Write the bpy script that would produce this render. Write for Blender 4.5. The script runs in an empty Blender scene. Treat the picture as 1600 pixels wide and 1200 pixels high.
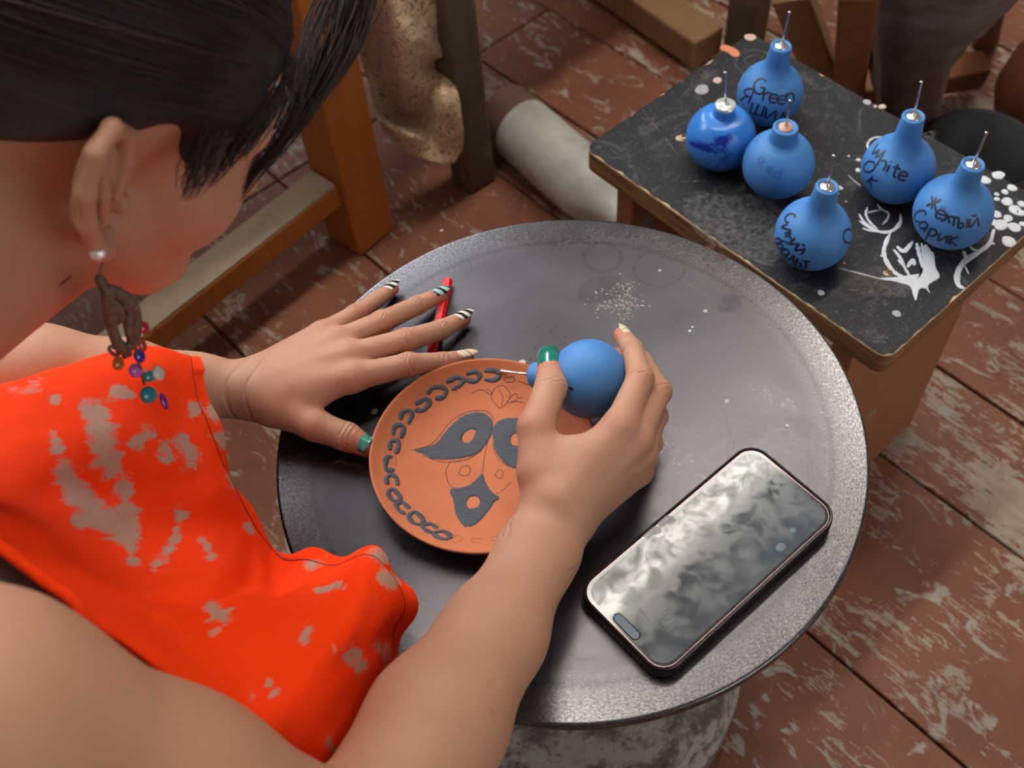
import bpy, bmesh, math, random
import numpy as np
from mathutils import Vector, Matrix, noise as mnoise

random.seed(7); np.random.seed(7)
scn = bpy.context.scene
col = scn.collection

# ------------------------------------------------------------------ camera
F = 1700.0                                # focal length in pixels of a 1600 x 1200 frame
ZD, ZB = 0.45, 0.38                       # height of the wheel head / of the bench board
DR = 0.21                                 # wheel head radius
RW = np.array([[0.9956366453822822, -0.09331489898143566, 0.0],
               [-0.07623026513324838, -0.8133497038770697, 0.57675922695766],
               [-0.053820229000164976, -0.5742426219214031, -0.8169141901810755]])
CAM = np.array([-0.03666352, -0.41647403, 1.10687112])
cd = bpy.data.cameras.new('camera'); cam = bpy.data.objects.new('camera', cd); col.objects.link(cam)
cd.sensor_fit = 'HORIZONTAL'; cd.sensor_width = 36.0; cd.lens = F / 1600 * 36.0
cd.clip_start = 0.02; cd.clip_end = 50
cd.dof.use_dof = True; cd.dof.focus_distance = 0.77; cd.dof.aperture_fstop = 8.5
m = Matrix.Identity(4)
for i in range(3):
    m[i][0] = RW[i, 0]; m[i][1] = -RW[i, 1]; m[i][2] = -RW[i, 2]; m[i][3] = CAM[i]
cam.matrix_world = m
scn.camera = cam

# ------------------------------------------------------------------ world, exposure
w = bpy.data.worlds.new('world'); scn.world = w; w.use_nodes = True
w.node_tree.nodes['Background'].inputs[0].default_value = (0.62, 0.72, 0.85, 1)
w.node_tree.nodes['Background'].inputs[1].default_value = 0.6
scn.view_settings.view_transform = 'Standard'; scn.view_settings.look = 'None'
scn.view_settings.exposure = 0.34; scn.view_settings.gamma = 1.0
scn.view_settings.use_curve_mapping = False
LAMP1 = 33.0          # strength of the ceiling tube diffusers
WIN = 9.0            # strength of the daylight in the window panes

# ------------------------------------------------------------------ geometry of the view (used to measure real positions)
def ray(px, py): return RW @ np.array([(px - 800) / F, (py - 600) / F, 1.0])
def A(px, py, depth): return CAM + ray(px, py) * depth
def Z(px, py, z):
    v = ray(px, py); return CAM + v * ((z - CAM[2]) / v[2])
def D(px, py, h=0.0): return Z(px, py, ZD + h)
def Y(px, py, y):
    v = ray(px, py); return CAM + v * ((y - CAM[1]) / v[1])
def proj(p):
    c = RW.T @ (np.asarray(p, float) - CAM); return np.array([800 + F * c[0] / c[2], 600 + F * c[1] / c[2], c[2]])
def unit(v): v = np.asarray(v, float); return v / max(np.linalg.norm(v), 1e-12)

# ------------------------------------------------------------------ objects
def tag(o, label=None, cat=None, group=None, kind=None):
    if label: o['label'] = label
    if cat: o['category'] = cat
    if group: o['group'] = group
    if kind: o['kind'] = kind
    return o
def empty(name, loc=(0, 0, 0), label=None, cat=None, group=None):
    o = bpy.data.objects.new(name, None); col.objects.link(o); o.location = Vector(loc); o.empty_display_size = .05
    return tag(o, label, cat, group)
def setparent(o, p):
    o.parent = p
    if p is not None:
        bpy.context.view_layer.update()
        o.matrix_parent_inverse = p.matrix_world.inverted()
def mobj(name, verts, faces, mat, parent=None, smooth=False):
    me = bpy.data.meshes.new(name); me.from_pydata([tuple(map(float, v)) for v in verts], [], [tuple(f) for f in faces]); me.update()
    return meobj(name, me, mat, parent, smooth)
def meobj(name, me, mat, parent=None, smooth=False):
    if mat and not me.materials: me.materials.append(mat)
    if smooth: me.polygons.foreach_set('use_smooth', [True] * len(me.polygons))
    o = bpy.data.objects.new(name, me); col.objects.link(o)
    if parent is not None:
        pl = parent.location.copy(); q = parent
        while q.parent: q = q.parent; 
        o.parent = parent
        o.matrix_parent_inverse = world_of(parent).inverted()
    return o
def world_of(o):
    mt = Matrix.Translation(o.location) @ o.rotation_euler.to_matrix().to_4x4()
    if o.parent: return world_of(o.parent) @ o.matrix_parent_inverse @ mt
    return mt
class MB:
    def __init__(s): s.v = []; s.f = []
    def add(s, v, f):
        n = len(s.v); s.v += [tuple(map(float, q)) for q in v]; s.f += [tuple(i + n for i in q) for q in f]; return s
    def obb(s, c, ax, half):          # oriented box
        c = np.array(c, float); ax = [unit(a) for a in ax]
        vs = [c + ax[0] * half[0] * i + ax[1] * half[1] * j + ax[2] * half[2] * k for i in (-1, 1) for j in (-1, 1) for k in (-1, 1)]
        return s.add(vs, [(0, 1, 3, 2), (4, 6, 7, 5), (0, 4, 5, 1), (2, 3, 7, 6), (0, 2, 6, 4), (1, 5, 7, 3)])
    def bar(s, a, b, w, h, up=(0, 0, 1)):   # beam from a to b
        a = np.array(a, float); b = np.array(b, float); d = unit(b - a); sd = unit(np.cross(d, up)); u = np.cross(sd, d)
        return s.obb((a + b) / 2, (d, sd, u), (np.linalg.norm(b - a) / 2, w / 2, h / 2))
    def tube(s, pts, rad, n=8, cap=True):
        pts = [np.array(p, float) for p in pts]; m_ = len(pts)
        if np.isscalar(rad): rad = [rad] * m_
        t = [unit(pts[min(i + 1, m_ - 1)] - pts[max(i - 1, 0)]) for i in range(m_)]
        ref = np.array([0, 0, 1.]) if abs(t[0][2]) < .9 else np.array([1., 0, 0])
        u = unit(np.cross(t[0], ref)); vs = []; fs = []
        for i in range(m_):
            u = unit(u - t[i] * np.dot(u, t[i])); w_ = np.cross(t[i], u)
            for k in range(n):
                a_ = 2 * math.pi * k / n; vs.append(pts[i] + (u * math.cos(a_) + w_ * math.sin(a_)) * rad[i])
        for i in range(m_ - 1):
            for k in range(n):
                k2 = (k + 1) % n; fs.append((i * n + k, i * n + k2, (i + 1) * n + k2, (i + 1) * n + k))
        if cap: fs.append(tuple(range(n))[::-1]); fs.append(tuple((m_ - 1) * n + k for k in range(n)))
        return s.add(vs, fs)
    def lathe(s, prof, c, axis=(0, 0, 1), n=64, ref=None):
        c = np.array(c, float); ax = unit(axis)
        r0 = np.array([1., 0, 0]) if abs(ax[0]) < .9 else np.array([0, 1., 0])
        if ref is not None: r0 = np.array(ref, float)
        u = unit(r0 - ax * np.dot(r0, ax)); v = np.cross(ax, u); vs = []; fs = []; rings = []
        for (r, z) in prof:
            if r < 1e-6: vs.append(c + ax * z); rings.append([len(vs) - 1])
            else:
                st = len(vs)
                for k in range(n):
                    a_ = 2 * math.pi * k / n; vs.append(c + ax * z + (u * math.cos(a_) + v * math.sin(a_)) * r)
                rings.append(list(range(st, st + n)))
        for p, q in zip(rings, rings[1:]):
            for k in range(n):
                k2 = (k + 1) % n
                if len(p) == 1 and len(q) == 1: continue
                if len(p) == 1: fs.append((p[0], q[k2], q[k]))
                elif len(q) == 1: fs.append((p[k], p[k2], q[0]))
                else: fs.append((p[k], p[k2], q[k2], q[k]))
        return s.add(vs, fs)
    def build(s, name, mat, parent=None, smooth=False, bevel=0, seg=2):
        o = mobj(name, s.v, s.f, mat, parent, smooth)
        bm = bmesh.new(); bm.from_mesh(o.data); bmesh.ops.recalc_face_normals(bm, faces=bm.faces)
        if bevel:
            bmesh.ops.bevel(bm, geom=[e for e in bm.edges if e.calc_face_angle(0) > .5], offset=bevel, segments=seg, affect='EDGES', profile=.5)
        bm.to_mesh(o.data); bm.free()
        if smooth: o.data.polygons.foreach_set('use_smooth', [True] * len(o.data.polygons)); o.data.update()
        return o
def catmull(pts, n):
    P = np.array(pts, float); m_ = len(P); out = []
    Q = np.vstack([2 * P[0] - P[1], P, 2 * P[-1] - P[-2]])
    for t in np.linspace(0, m_ - 1, n):
        i = min(int(t), m_ - 2); f = t - i; p0, p1, p2, p3 = Q[i:i + 4]
        out.append(.5 * ((2 * p1) + (-p0 + p2) * f + (2 * p0 - 5 * p1 + 4 * p2 - p3) * f * f + (-p0 + 3 * p1 - 3 * p2 + p3) * f ** 3))
    return np.array(out)
def closed_curve(pts, n):
    P = np.array(pts, float); m_ = len(P); out = []
    for t in np.arange(n) * m_ / n:
        i = int(t); f = t - i; p0, p1, p2, p3 = P[(i - 1) % m_], P[i], P[(i + 1) % m_], P[(i + 2) % m_]
        out.append(.5 * ((2 * p1) + (-p0 + p2) * f + (2 * p0 - 5 * p1 + 4 * p2 - p3) * f * f + (-p0 + 3 * p1 - 3 * p2 + p3) * f ** 3))
    return np.array(out)

# ------------------------------------------------------------------ materials
class NT:
    def __init__(s, name):
        s.m = bpy.data.materials.new(name); s.m.use_nodes = True; s.t = s.m.node_tree
        s.b = s.t.nodes['Principled BSDF']; s.out = s.t.nodes['Material Output']
    def n(s, typ, ins=None, **kw):
        nd = s.t.nodes.new(typ)
        for k, v in kw.items(): setattr(nd, k, v)
        for k, v in (ins or {}).items(): s.set(nd.inputs[k], v)
        return nd
    def set(s, sock, v):
        if isinstance(v, bpy.types.NodeSocket): s.t.links.new(v, sock)
        elif isinstance(v, (tuple, list)) and len(v) == 3 and sock.type == 'RGBA': sock.default_value = (*v, 1)
        else: sock.default_value = v
    def p(s, **kw):
        for k, v in kw.items(): s.set(s.b.inputs[k.replace('_', ' ')], v)
        return s
    def pos(s): return s.n('ShaderNodeNewGeometry').outputs['Position']
    def objc(s): return s.n('ShaderNodeTexCoord').outputs['Object']
    def mapv(s, v, scale=(1, 1, 1), rot=(0, 0, 0), loc=(0, 0, 0)):
        return s.n('ShaderNodeMapping', {'Vector': v, 'Scale': scale, 'Rotation': rot, 'Location': loc}).outputs[0]
    def noise(s, v, scale=10, detail=4, rough=.55, dist=0):
        return s.n('ShaderNodeTexNoise', {'Vector': v, 'Scale': scale, 'Detail': detail, 'Roughness': rough, 'Distortion': dist}).outputs[0]
    def ramp(s, f, stops, interp='LINEAR'):
        r = s.n('ShaderNodeValToRGB', {0: f}); r.color_ramp.interpolation = interp; e = r.color_ramp.elements
        while len(e) < len(stops): e.new(.5)
        for q, (ps, c) in zip(e, stops):
            q.position = ps; q.color = (c, c, c, 1) if np.isscalar(c) else (*c, 1)
        return r.outputs[0]
    def mix(s, f, a, b, mode='MIX'):
        nd = s.n('ShaderNodeMix', data_type='RGBA', blend_type=mode)
        for sock, v in ((nd.inputs[0], f), (nd.inputs[6], a), (nd.inputs[7], b)): s.set(sock, v)
        return nd.outputs[2]
    def math(s, op, a, b=0.0, clamp=False):
        nd = s.n('ShaderNodeMath', operation=op, use_clamp=clamp); s.set(nd.inputs[0], a); s.set(nd.inputs[1], b); return nd.outputs[0]
    def attr(s, name, out='Fac'): return s.n('ShaderNodeAttribute', attribute_name=name).outputs[out]
    def bump(s, h, strength=.3, dist=.001):
        nd = s.n('ShaderNodeBump', {'Height': h, 'Strength': strength, 'Distance': dist}); s.t.links.new(nd.outputs[0], s.b.inputs['Normal']); return s
def simple(name, c, rough=.6, metal=0.0, nz=0.0, scale=60, bump=0.0, **kw):
    t = NT(name); v = t.objc()
    if nz:
        k = t.noise(v, scale, 5)
        cc = t.ramp(k, [(.25, tuple(x * (1 - nz) for x in c)), (.75, tuple(min(1, x * (1 + nz)) for x in c))])
        t.p(Base_Color=cc)
        if bump: t.bump(k, bump, .002)
    else: t.p(Base_Color=c)
    t.p(Roughness=rough, Metallic=metal, **kw)
    return t.m
def srgb(r, g, b): return tuple(((x / 255) / 12.92 if x / 255 <= .04045 else ((x / 255 + .055) / 1.055) ** 2.4) for x in (r, g, b))

MAT = {}
def wood(name, c1, c2, wear, axis_rot=(0, 0, 0), scale=14, wearamt=.5, rough=.6):
    t = NT(name); v = t.mapv(t.objc(), rot=axis_rot, scale=(1, 1, .12))
    g = t.noise(v, scale * 4, 6, .6, .6); k = t.noise(t.objc(), scale, 5, .6)
    c = t.mix(g, c1, c2); wr = t.ramp(k, [(wearamt, 0.0), (wearamt + .16, 1.0)])
    c = t.mix(wr, c, wear); t.p(Base_Color=c, Roughness=rough); t.bump(g, .35, .0015)
    return t.m
MAT['orange_wood'] = wood('varnished_wood', srgb(150, 78, 22), srgb(196, 116, 40), srgb(165, 110, 62), wearamt=.62, rough=.45)
MAT['grey_wood'] = wood('weathered_wood', srgb(72, 58, 46), srgb(122, 104, 86), srgb(140, 124, 104), wearamt=.6, rough=.8)
MAT['brown_wood'] = wood('brown_wood', srgb(92, 52, 26), srgb(150, 92, 48), srgb(130, 95, 62), wearamt=.6)
MAT['tan_wood'] = wood('tan_wood', srgb(130, 96, 66), srgb(160, 124, 88), srgb(150, 125, 100), wearamt=.6)

def floor_mat():
    t = NT('painted_plank'); pos = t.pos()
    ang = math.atan2(-.784, .62)
    v0 = t.mapv(pos, rot=(0, 0, -ang))                       # x runs along the planks
    inf = t.n('ShaderNodeObjectInfo'); rnd = inf.outputs['Random']
    off = t.n('ShaderNodeCombineXYZ', {0: t.math('MULTIPLY', rnd, 37.0), 1: t.math('MULTIPLY', rnd, 11.0)}).outputs[0]
    v = t.n('ShaderNodeVectorMath', {0: v0, 1: off}, operation='ADD').outputs[0]
    big = t.noise(t.mapv(v, scale=(2.6, 5, 1)), 2.0, 6, .62, .8)
    grain = t.noise(t.mapv(v, scale=(3.5, 80, 1)), 3.2, 7, .7, .9)
    mid = t.noise(t.mapv(v, scale=(7, 12, 1)), 3.8, 6, .7, 1.6)
    f = t.math('ADD', t.math('MULTIPLY', big, .85), t.math('ADD', t.math('MULTIPLY', grain, .50), t.math('MULTIPLY', mid, .55)))
    f = t.math('ADD', f, t.math('MULTIPLY', t.math('SUBTRACT', rnd, .6), .14)); wear = t.ramp(f, [(.98, 0.0), (1.04, 1.0)])
    paint = t.mix(t.noise(v, 9, 5), srgb(128, 70, 48), srgb(150, 92, 68))
    bare = t.mix(t.noise(t.mapv(v, scale=(3, 30, 1)), 4, 5), srgb(204, 188, 170), srgb(158, 132, 110))
    pale = t.ramp(t.noise(t.mapv(v, scale=(5, 9, 1)), 3.1, 5, .6, 1.8), [(.58, 0.0), (.64, 1.0)])
    c = t.mix(wear, paint, bare); c = t.mix(t.math('MULTIPLY', pale, .8), c, srgb(186, 178, 168))
    dirt = t.ramp(t.noise(v, 4, 6, .7), [(.3, .60), (.65, 1.05)])
    c = t.mix(1.0, c, dirt, 'MULTIPLY')
    t.p(Base_Color=c, Roughness=t.ramp(wear, [(0, .55), (1, .8)]))
    t.bump(t.math('SUBTRACT', t.math('MULTIPLY', grain, .8), wear), .35, .0012); return t.m
MAT['floor'] = floor_mat()
MAT['gap'] = simple('floor_gap', (.012, .009, .007), .95)
def plaster(name, c):
    t = NT(name); k = t.noise(t.pos(), 1.5, 6, .6); t.p(Base_Color=t.mix(k, c, tuple(x * .86 for x in c)), Roughness=.9); t.bump(t.noise(t.pos(), 60, 3), .15, .003); return t.m
MAT['wall'] = plaster('wall_plaster', (.34, .32, .28))
MAT['ceiling'] = plaster('ceiling_whitewash', (.50, .49, .48))
def emis(name, c, st):
    t = NT(name); t.p(Base_Color=(.8, .8, .8), Emission_Color=c, Emission_Strength=st); return t.m
MAT['tube1'] = emis('lit_diffuser', (1.0, .93, .82), LAMP1)
MAT['sky_pane'] = emis('daylit_pane', (.90, .95, 1.0), WIN)
MAT['fill_pane'] = emis('added_fill_pane', (.95, .96, 1.0), WIN * .26)  # weak glow for the added fill window behind the camera
MAT['white_frame'] = simple('white_frame', (.7, .69, .66), .5)

# ------------------------------------------------------------------ room shell
def struct(o): o['kind'] = 'structure'; return o
PU = unit([.62, -.784, 0]); PV = unit([.784, .62, 0])                 # along / across the floor planks; the room is square with them
LD, LN = PV, PU
L0, L1, N0, N1, HC = -2.6, 2.9, -2.05, 2.5, 2.85
UPZ = np.array([0, 0, 1.])
def slab(name, l0, l1, n0, n1, z0, z1, mat):
    c = PV * (l0 + l1) / 2 + PU * (n0 + n1) / 2 + UPZ * (z0 + z1) / 2
    return struct(MB().obb(c, (PV, PU, UPZ), ((l1 - l0) / 2, (n1 - n0) / 2, (z1 - z0) / 2)).build(name, mat))
slab('ceiling', L0, L1, N0, N1, HC, HC + .1, MAT['ceiling'])
slab('wall_left', L0 - .1, L0, N0, N1, 0, HC, MAT['wall'])
slab('wall_right', L1, L1 + .1, N0, N1, 0, HC, MAT['wall'])
slab('wall_back', L0, L1, N0 - .1, N0, 0, HC, MAT['wall'])
slab('wall_front', L0, L1, N1, N1 + .1, 0, HC, MAT['wall'])
def window(name, c, along, wid, hgt, inward, pane='sky_pane'):
    c = np.array(c, float); al = unit(along); inn = unit(inward); up = UPZ
    o = struct(empty(name, c))
    for k in (-1, 0, 1):
        MB().obb(c + al * wid / 2 * k + inn * .03, (al, inn, up), (.03, .03, hgt / 2 + .03)).build('window_frame', MAT['white_frame'], o)
    for k in (-1, .25, 1):
        MB().obb(c + up * hgt / 2 * k + inn * .03, (al, inn, up), (wid / 2 + .03, .028, .03)).build('window_frame', MAT['white_frame'], o)
    for k in (-1, 1):
        MB().obb(c + al * wid / 4 * k + inn * .012, (al, inn, up), (wid / 4 - .02, .004, hgt / 2 - .02)).build('pane', MAT[pane], o)
    MB().obb(c - up * (hgt / 2 + .05) + inn * .09, (al, inn, up), (wid / 2 + .1, .09, .02)).build('window_sill', MAT['white_frame'], o)
for k, l_ in enumerate((-.85, .75)): window('window_%d' % (k + 1), PV * l_ + PU * (N0 + .005) + UPZ * 1.95, PV, 1.25, 1.3, PU)
window('window_3', PV * .3 + PU * (N1 - .005) + UPZ * 1.45, PV, 1.25, 1.3, -PU, 'fill_pane')      # unseen fill light built as a window, added to brighten the face

# floor: a dark subfloor with planks whose joints are where the photo shows them
fl = slab('floor', L0, L1, N0, N1, -.045, -.025, MAT['gap'])
def vc(px, py): return float(np.dot(Z(px, py, 0), PV))
def uc(px, py): return float(np.dot(Z(px, py, 0), PU))
s0, s1, s2 = vc(1265, 990), vc(1385, 715), vc(860, 15)
seams = [s0 - .66, s0 - .44, s0 - .22, s0, s1, (s1 * .52 + s2 * .48), s2, s2 + .2, s2 + .41, s2 + .62, s2 + .85]
while seams[0] > -3.6: seams.insert(0, seams[0] - .22)
while seams[-1] < 4.2: seams.append(seams[-1] + .21)
joint_u = uc(420, 290)
for i, (a, b) in enumerate(zip(seams, seams[1:])):
    cuts = [-3.6, joint_u - (0 if a > s0 - .3 and a < s2 else random.uniform(-.3, .5)), 3.4]
    if cuts[1] > 1.2: cuts.insert(2, cuts[1] + 1.9)
    for u0, u1 in zip(cuts, cuts[1:]):
        g = .0018; c = PU * (u0 + u1) / 2 + PV * (a + b) / 2
        hv = (b - a) / 2 - g; dz = random.uniform(-.0012, .0008)
        u0, u1, a_, b_ = max(u0, N0), min(u1, N1), max(a, L0), min(b, L1)
        if u1 - u0 < .02 or b_ - a_ < .02: continue
        poly = [PU * (u0 + .0015) + PV * (a_ + g), PU * (u1 - .0015) + PV * (a_ + g), PU * (u1 - .0015) + PV * (b_ - g), PU * (u0 + .0015) + PV * (b_ - g)]
        k = len(poly); vs = [p + np.array([0, 0, dz]) for p in poly] + [p + np.array([0, 0, -.025]) for p in poly]
        fs = [tuple(range(k)), tuple(range(2 * k - 1, k - 1, -1))] + [(j, k + j, k + (j + 1) % k, (j + 1) % k) for j in range(k)]
        MB().add(vs, fs).build('plank', MAT['floor'], fl, bevel=.0012, seg=1)

# ceiling tube lamps: two fixtures end to end
lc = np.array([.47, 1.12, HC])
for k, lab in ((-1, 'left'), (1, 'right')):
    c = lc + LD * .66 * k
    o = empty('ceiling_light', c, '%s one of the two long ceiling lights above the wheel' % lab, 'light', 'ceiling lights')
    MB().obb(c - np.array([0, 0, .02]), (LD, LN, (0, 0, 1)), (.655, .07, .02)).build('housing', MAT['white_frame'], o, bevel=.004)
    MB().obb(c - np.array([0, 0, .055]), (LD, LN, (0, 0, 1)), (.652, .05, .015)).build('diffuser', MAT['tube1'], o, bevel=.006)
# ------------------------------------------------------------------ pottery wheel
def wheel_mat():
    t = NT('worn_steel'); v = t.pos()
    sep = t.n('ShaderNodeSeparateXYZ', {0: v}); r = t.n('ShaderNodeVectorMath', {0: t.n('ShaderNodeCombineXYZ', {0: sep.outputs[0], 1: sep.outputs[1]}).outputs[0]}, operation='LENGTH').outputs['Value']
    ang = t.math('ARCTAN2', sep.outputs[1], sep.outputs[0])
    pol = t.n('ShaderNodeCombineXYZ', {0: t.math('MULTIPLY', r, 260.0), 1: t.math('MULTIPLY', ang, 2.2)}).outputs[0]
    rings = t.noise(pol, 1.0, 6, .65)
    bl = t.noise(v, 11, 6, .62, .7); fine = t.noise(v, 260, 4, .7); sp = t.noise(t.n('ShaderNodeCombineXYZ', {0: t.math('MULTIPLY', r, 1000.0), 1: t.math('MULTIPLY', ang, 90.0)}).outputs[0], 1.0, 4, .7)
    rim = t.ramp(t.math('ADD', r, t.math('MULTIPLY', t.math('SUBTRACT', bl, .5), .03)), [(.172, 0.0), (.206, 1.0)])
    scr = t.noise(t.n('ShaderNodeCombineXYZ', {0: t.math('MULTIPLY', r, 900.0), 1: t.math('MULTIPLY', ang, 5.0)}).outputs[0], 1.0, 4, .75)
    base = t.mix(bl, srgb(68, 66, 70), srgb(90, 87, 92))
    base = t.mix(t.math('MULTIPLY', rings, .5), base, srgb(80, 77, 82))
    base = t.mix(t.math('MULTIPLY', t.ramp(sp, [(.42, 0.0), (.62, 1.0)]), t.math('MULTIPLY', rim, .38)), base, srgb(160, 158, 155))
    base = t.mix(t.ramp(scr, [(.62, 0.0), (.80, .30)]), base, srgb(150, 148, 146))
    rg = t.math('ADD', t.math('SUBTRACT', t.ramp(bl, [(.3, .27), (.75, .39)]), t.math('MULTIPLY', rim, .08)), t.math('MULTIPLY', t.math('SUBTRACT', fine, .5), .20))
    groove = t.math('MULTIPLY', t.ramp(t.math('ABSOLUTE', t.math('SUBTRACT', r, .184)), [(0, 1.0), (.0004, 0.0)]), .35)
    base = t.mix(groove, base, srgb(60, 58, 60))
    t.p(Base_Color=base, Metallic=.92, Roughness=rg)
    t.bump(t.math('ADD', t.math('MULTIPLY', sp, t.math('ADD', t.math('MULTIPLY', rim, .25), .2)), t.math('ADD', t.math('MULTIPLY', rings, .25), t.math('MULTIPLY', fine, .4))), .25, .0005)
    return t.m
MAT['steel'] = wheel_mat()
def splash_mat():
    t = NT('clay_splashed_iron'); v = t.pos(); k = t.noise(t.mapv(v, scale=(1, 1, 2.6)), 22, 7, .75, .25)
    c = t.ramp(k, [(.34, srgb(58, 49, 44)), (.48, srgb(108, 96, 88)), (.58, srgb(168, 160, 152)), (.75, srgb(136, 114, 102))])
    t.p(Base_Color=c, Roughness=.7); t.bump(k, .5, .004); return t.m
MAT['splash'] = splash_mat()
wheel = empty('pottery_wheel', (0, 0, 0), 'round grey steel pottery wheel on a clay-splashed pedestal', 'pottery wheel')
pr = [(0, .438), (.204, .438), (.2085, .4395), (.2095, .442), (.2098, .4465), (.2093, .4488), (.2084, .4498), (.2076, ZD), (.2068, ZD), (.20, ZD), (.18, ZD), (.15, ZD), (.08, ZD), (.02, ZD), (0, ZD)]
MB().lathe(pr, (0, 0, 0), n=192).build('wheel_head', MAT['steel'], wheel, smooth=True)
pr = [(0, .438), (.05, .438), (.055, .40), (.06, .395), (.142, .388), (.150, .383), (.150, .366), (.143, .360), (.138, .345), (.138, .335), (.158, .328), (.162, .318), (.160, .305), (.150, .298), (.148, .26), (.148, .255), (.07, .245), (.06, .2), (.06, .12), (.07, .09), (.15, .06), (.17, .04), (.17, 0), (0, 0)]
MB().lathe(pr[::-1], (0, 0, 0), n=96).build('pedestal', MAT['splash'], wheel, smooth=False, bevel=0)

def ribbon(poly, wid, lift, surf, name, mat, parent, thick=.0004, close=False, taper=False, n=None, seg=5):
    """a painted stroke: poly holds points already on the surface; surf(p) gives the outward normal"""
    P = [np.array(p, float) for p in poly]; m_ = len(P); vs = []; fs = []
    for i in range(m_):
        if close: t = unit(P[(i + 1) % m_] - P[i - 1])
        else: t = unit(P[min(i + 1, m_ - 1)] - P[max(i - 1, 0)])
        nn = surf(P[i]); sd = unit(np.cross(nn, t)); wd = wid[i] if not np.isscalar(wid) else wid
        if taper and not close: wd = wd * (.35 + .65 * min(1, 5 * min(i, m_ - 1 - i) / (m_ - 1) + .15))
        for k in range(seg):
            s = k / (seg - 1) * 2 - 1
            vs.append(P[i] + sd * s * wd / 2 + nn * (lift + thick * math.sqrt(max(0, 1 - s * s))))
    rng = range(m_) if close else range(m_ - 1)
    for i in rng:
        j = (i + 1) % m_
        for k in range(seg - 1): fs.append((i * seg + k, j * seg + k, j * seg + k + 1, i * seg + k + 1))
    return mobj(name, vs, fs, mat, parent, True)
UPN = lambda p: np.array([0, 0, 1.])
def blob(c, rx, ry, rot, z, name, mat, parent, thick=.0004, wob=.12, n=22):
    """a dried drop of paint lying on a level surface"""
    ph = [random.uniform(0, 6.28) for _ in range(3)]; vs = [(c[0], c[1], z + thick)]; fs = []
    rings = [(.6, thick), (.92, thick * .8), (1.0, 0)]
    for sc, h in rings:
        for k in range(n):
            a_ = 2 * math.pi * k / n; wv = 1 + wob * (math.sin(2 * a_ + ph[0]) * .5 + math.sin(3 * a_ + ph[1]) * .35 + math.sin(5 * a_ + ph[2]) * .2)
            x, y = rx * sc * wv * math.cos(a_), ry * sc * wv * math.sin(a_)
            vs.append((c[0] + x * math.cos(rot) - y * math.sin(rot), c[1] + x * math.sin(rot) + y * math.cos(rot), z + h))
    for k in range(n):
        k2 = (k + 1) % n; fs.append((0, 1 + k, 1 + k2))
        for q in range(len(rings) - 1): fs.append((1 + q * n + k, 1 + (q + 1) * n + k, 1 + (q + 1) * n + k2, 1 + q * n + k2))
    return mobj(name, vs, fs, mat, parent, True)
def dusty(name, c, lo=.35, hi=.6, scale=300, rough=.85, amin=0.0, amax=1.0):
    """thin powdery residue, broken up by its own grain"""
    t = NT(name); k = t.noise(t.pos(), scale, 5, .75); a = t.ramp(k, [(lo, amin), (hi, amax)])
    t.p(Base_Color=c, Roughness=rough, Alpha=a); return t.m
MAT['white_paint'] = simple('white_slip', srgb(205, 205, 210), .6, nz=.12, scale=160)
MAT['grey_slip'] = simple('pale_grey_slip', srgb(168, 166, 170), .7, nz=.15, scale=140)
MAT['pink_slip'] = simple('pale_pink_slip', srgb(206, 176, 160), .7, nz=.1)
MAT['orange_slip'] = simple('orange_slip', srgb(214, 128, 92), .7, nz=.1)
MAT['clay_dust'] = dusty('dried_clay_dust', srgb(182, 177, 164), .34, .56, 700)
MAT['clay_patch'] = dusty('patchy_clay_dust', srgb(172, 168, 156), .50, .62, 520, amax=.8)
MAT['clay_film'] = dusty('thin_clay_film', srgb(150, 146, 144), .42, .80, 240, amax=.6)
MAT['dark_film'] = dusty('dark_ring_film', srgb(50, 48, 50), .35, .75, 160, amax=.35)
MAT['red_film'] = dusty('reddish_slip_film', srgb(110, 70, 66), .3, .75, 200, amax=.7)
# residue on the wheel head
for pl, w_, mt in (
                   ([(527, 722), (505, 735), (492, 765), (487, 800), (486, 825), (500, 845)], .004, 'clay_film'),
                   ([(525, 720), (560, 728), (592, 748)], .006, 'clay_film'), ([(470, 820), (490, 838), (508, 852)], .004, 'clay_film'),
                   ([(1038, 420), (1100, 460), (1170, 515), (1230, 590)], .0015, 'clay_film'), ([(1060, 560), (1120, 620), (1150, 700)], .0012, 'clay_film'),
                   ([(745, 400), (752, 412), (750, 425)], .003, 'clay_film')):
    ribbon(catmull([D(*p) for p in pl], 24), w_, .0001, UPN, 'clay_smear', MAT[mt], wheel, thick=.0001, taper=True)
rs_ = np.random.RandomState(11)
for cx, cy, sx, sy, n_s in ((975, 447, 14, 9, 13), (958, 470, 22, 5, 17), (975, 488, 9, 8, 11), (935, 480, 4, 12, 9), (985, 478, 16, 3, 12)):
    for _ in range(n_s):
        x, y = cx + rs_.normal() * sx, cy + rs_.normal() * sy; an = rs_.uniform(0, 6.28) if rs_.rand() < .5 else .3; ln_ = rs_.uniform(1.5, 6)
        ribbon(catmull([D(x, y), D(x + ln_ * .5 * math.cos(an), y + ln_ * .5 * math.sin(an) + rs_.uniform(-2, 2)), D(x + ln_ * math.cos(an), y + ln_ * math.sin(an))], 7), rs_.uniform(.0003, .0009), .0001, UPN, 'clay_smear', MAT['clay_dust'], wheel, thick=.0001, taper=True, seg=3)
def zring(c, rx, ry, rot, wid, name, mat, parent, z):
    P = [np.array([c[0] + rx * math.cos(a_) * math.cos(rot) - ry * math.sin(a_) * math.sin(rot), c[1] + rx * math.cos(a_) * math.sin(rot) + ry * math.sin(a_) * math.cos(rot), z]) for a_ in np.linspace(0, 2 * math.pi, 40, endpoint=False)]
    return ribbon(P, wid, .0001, UPN, name, mat, parent, thick=.0001, close=True)
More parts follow.
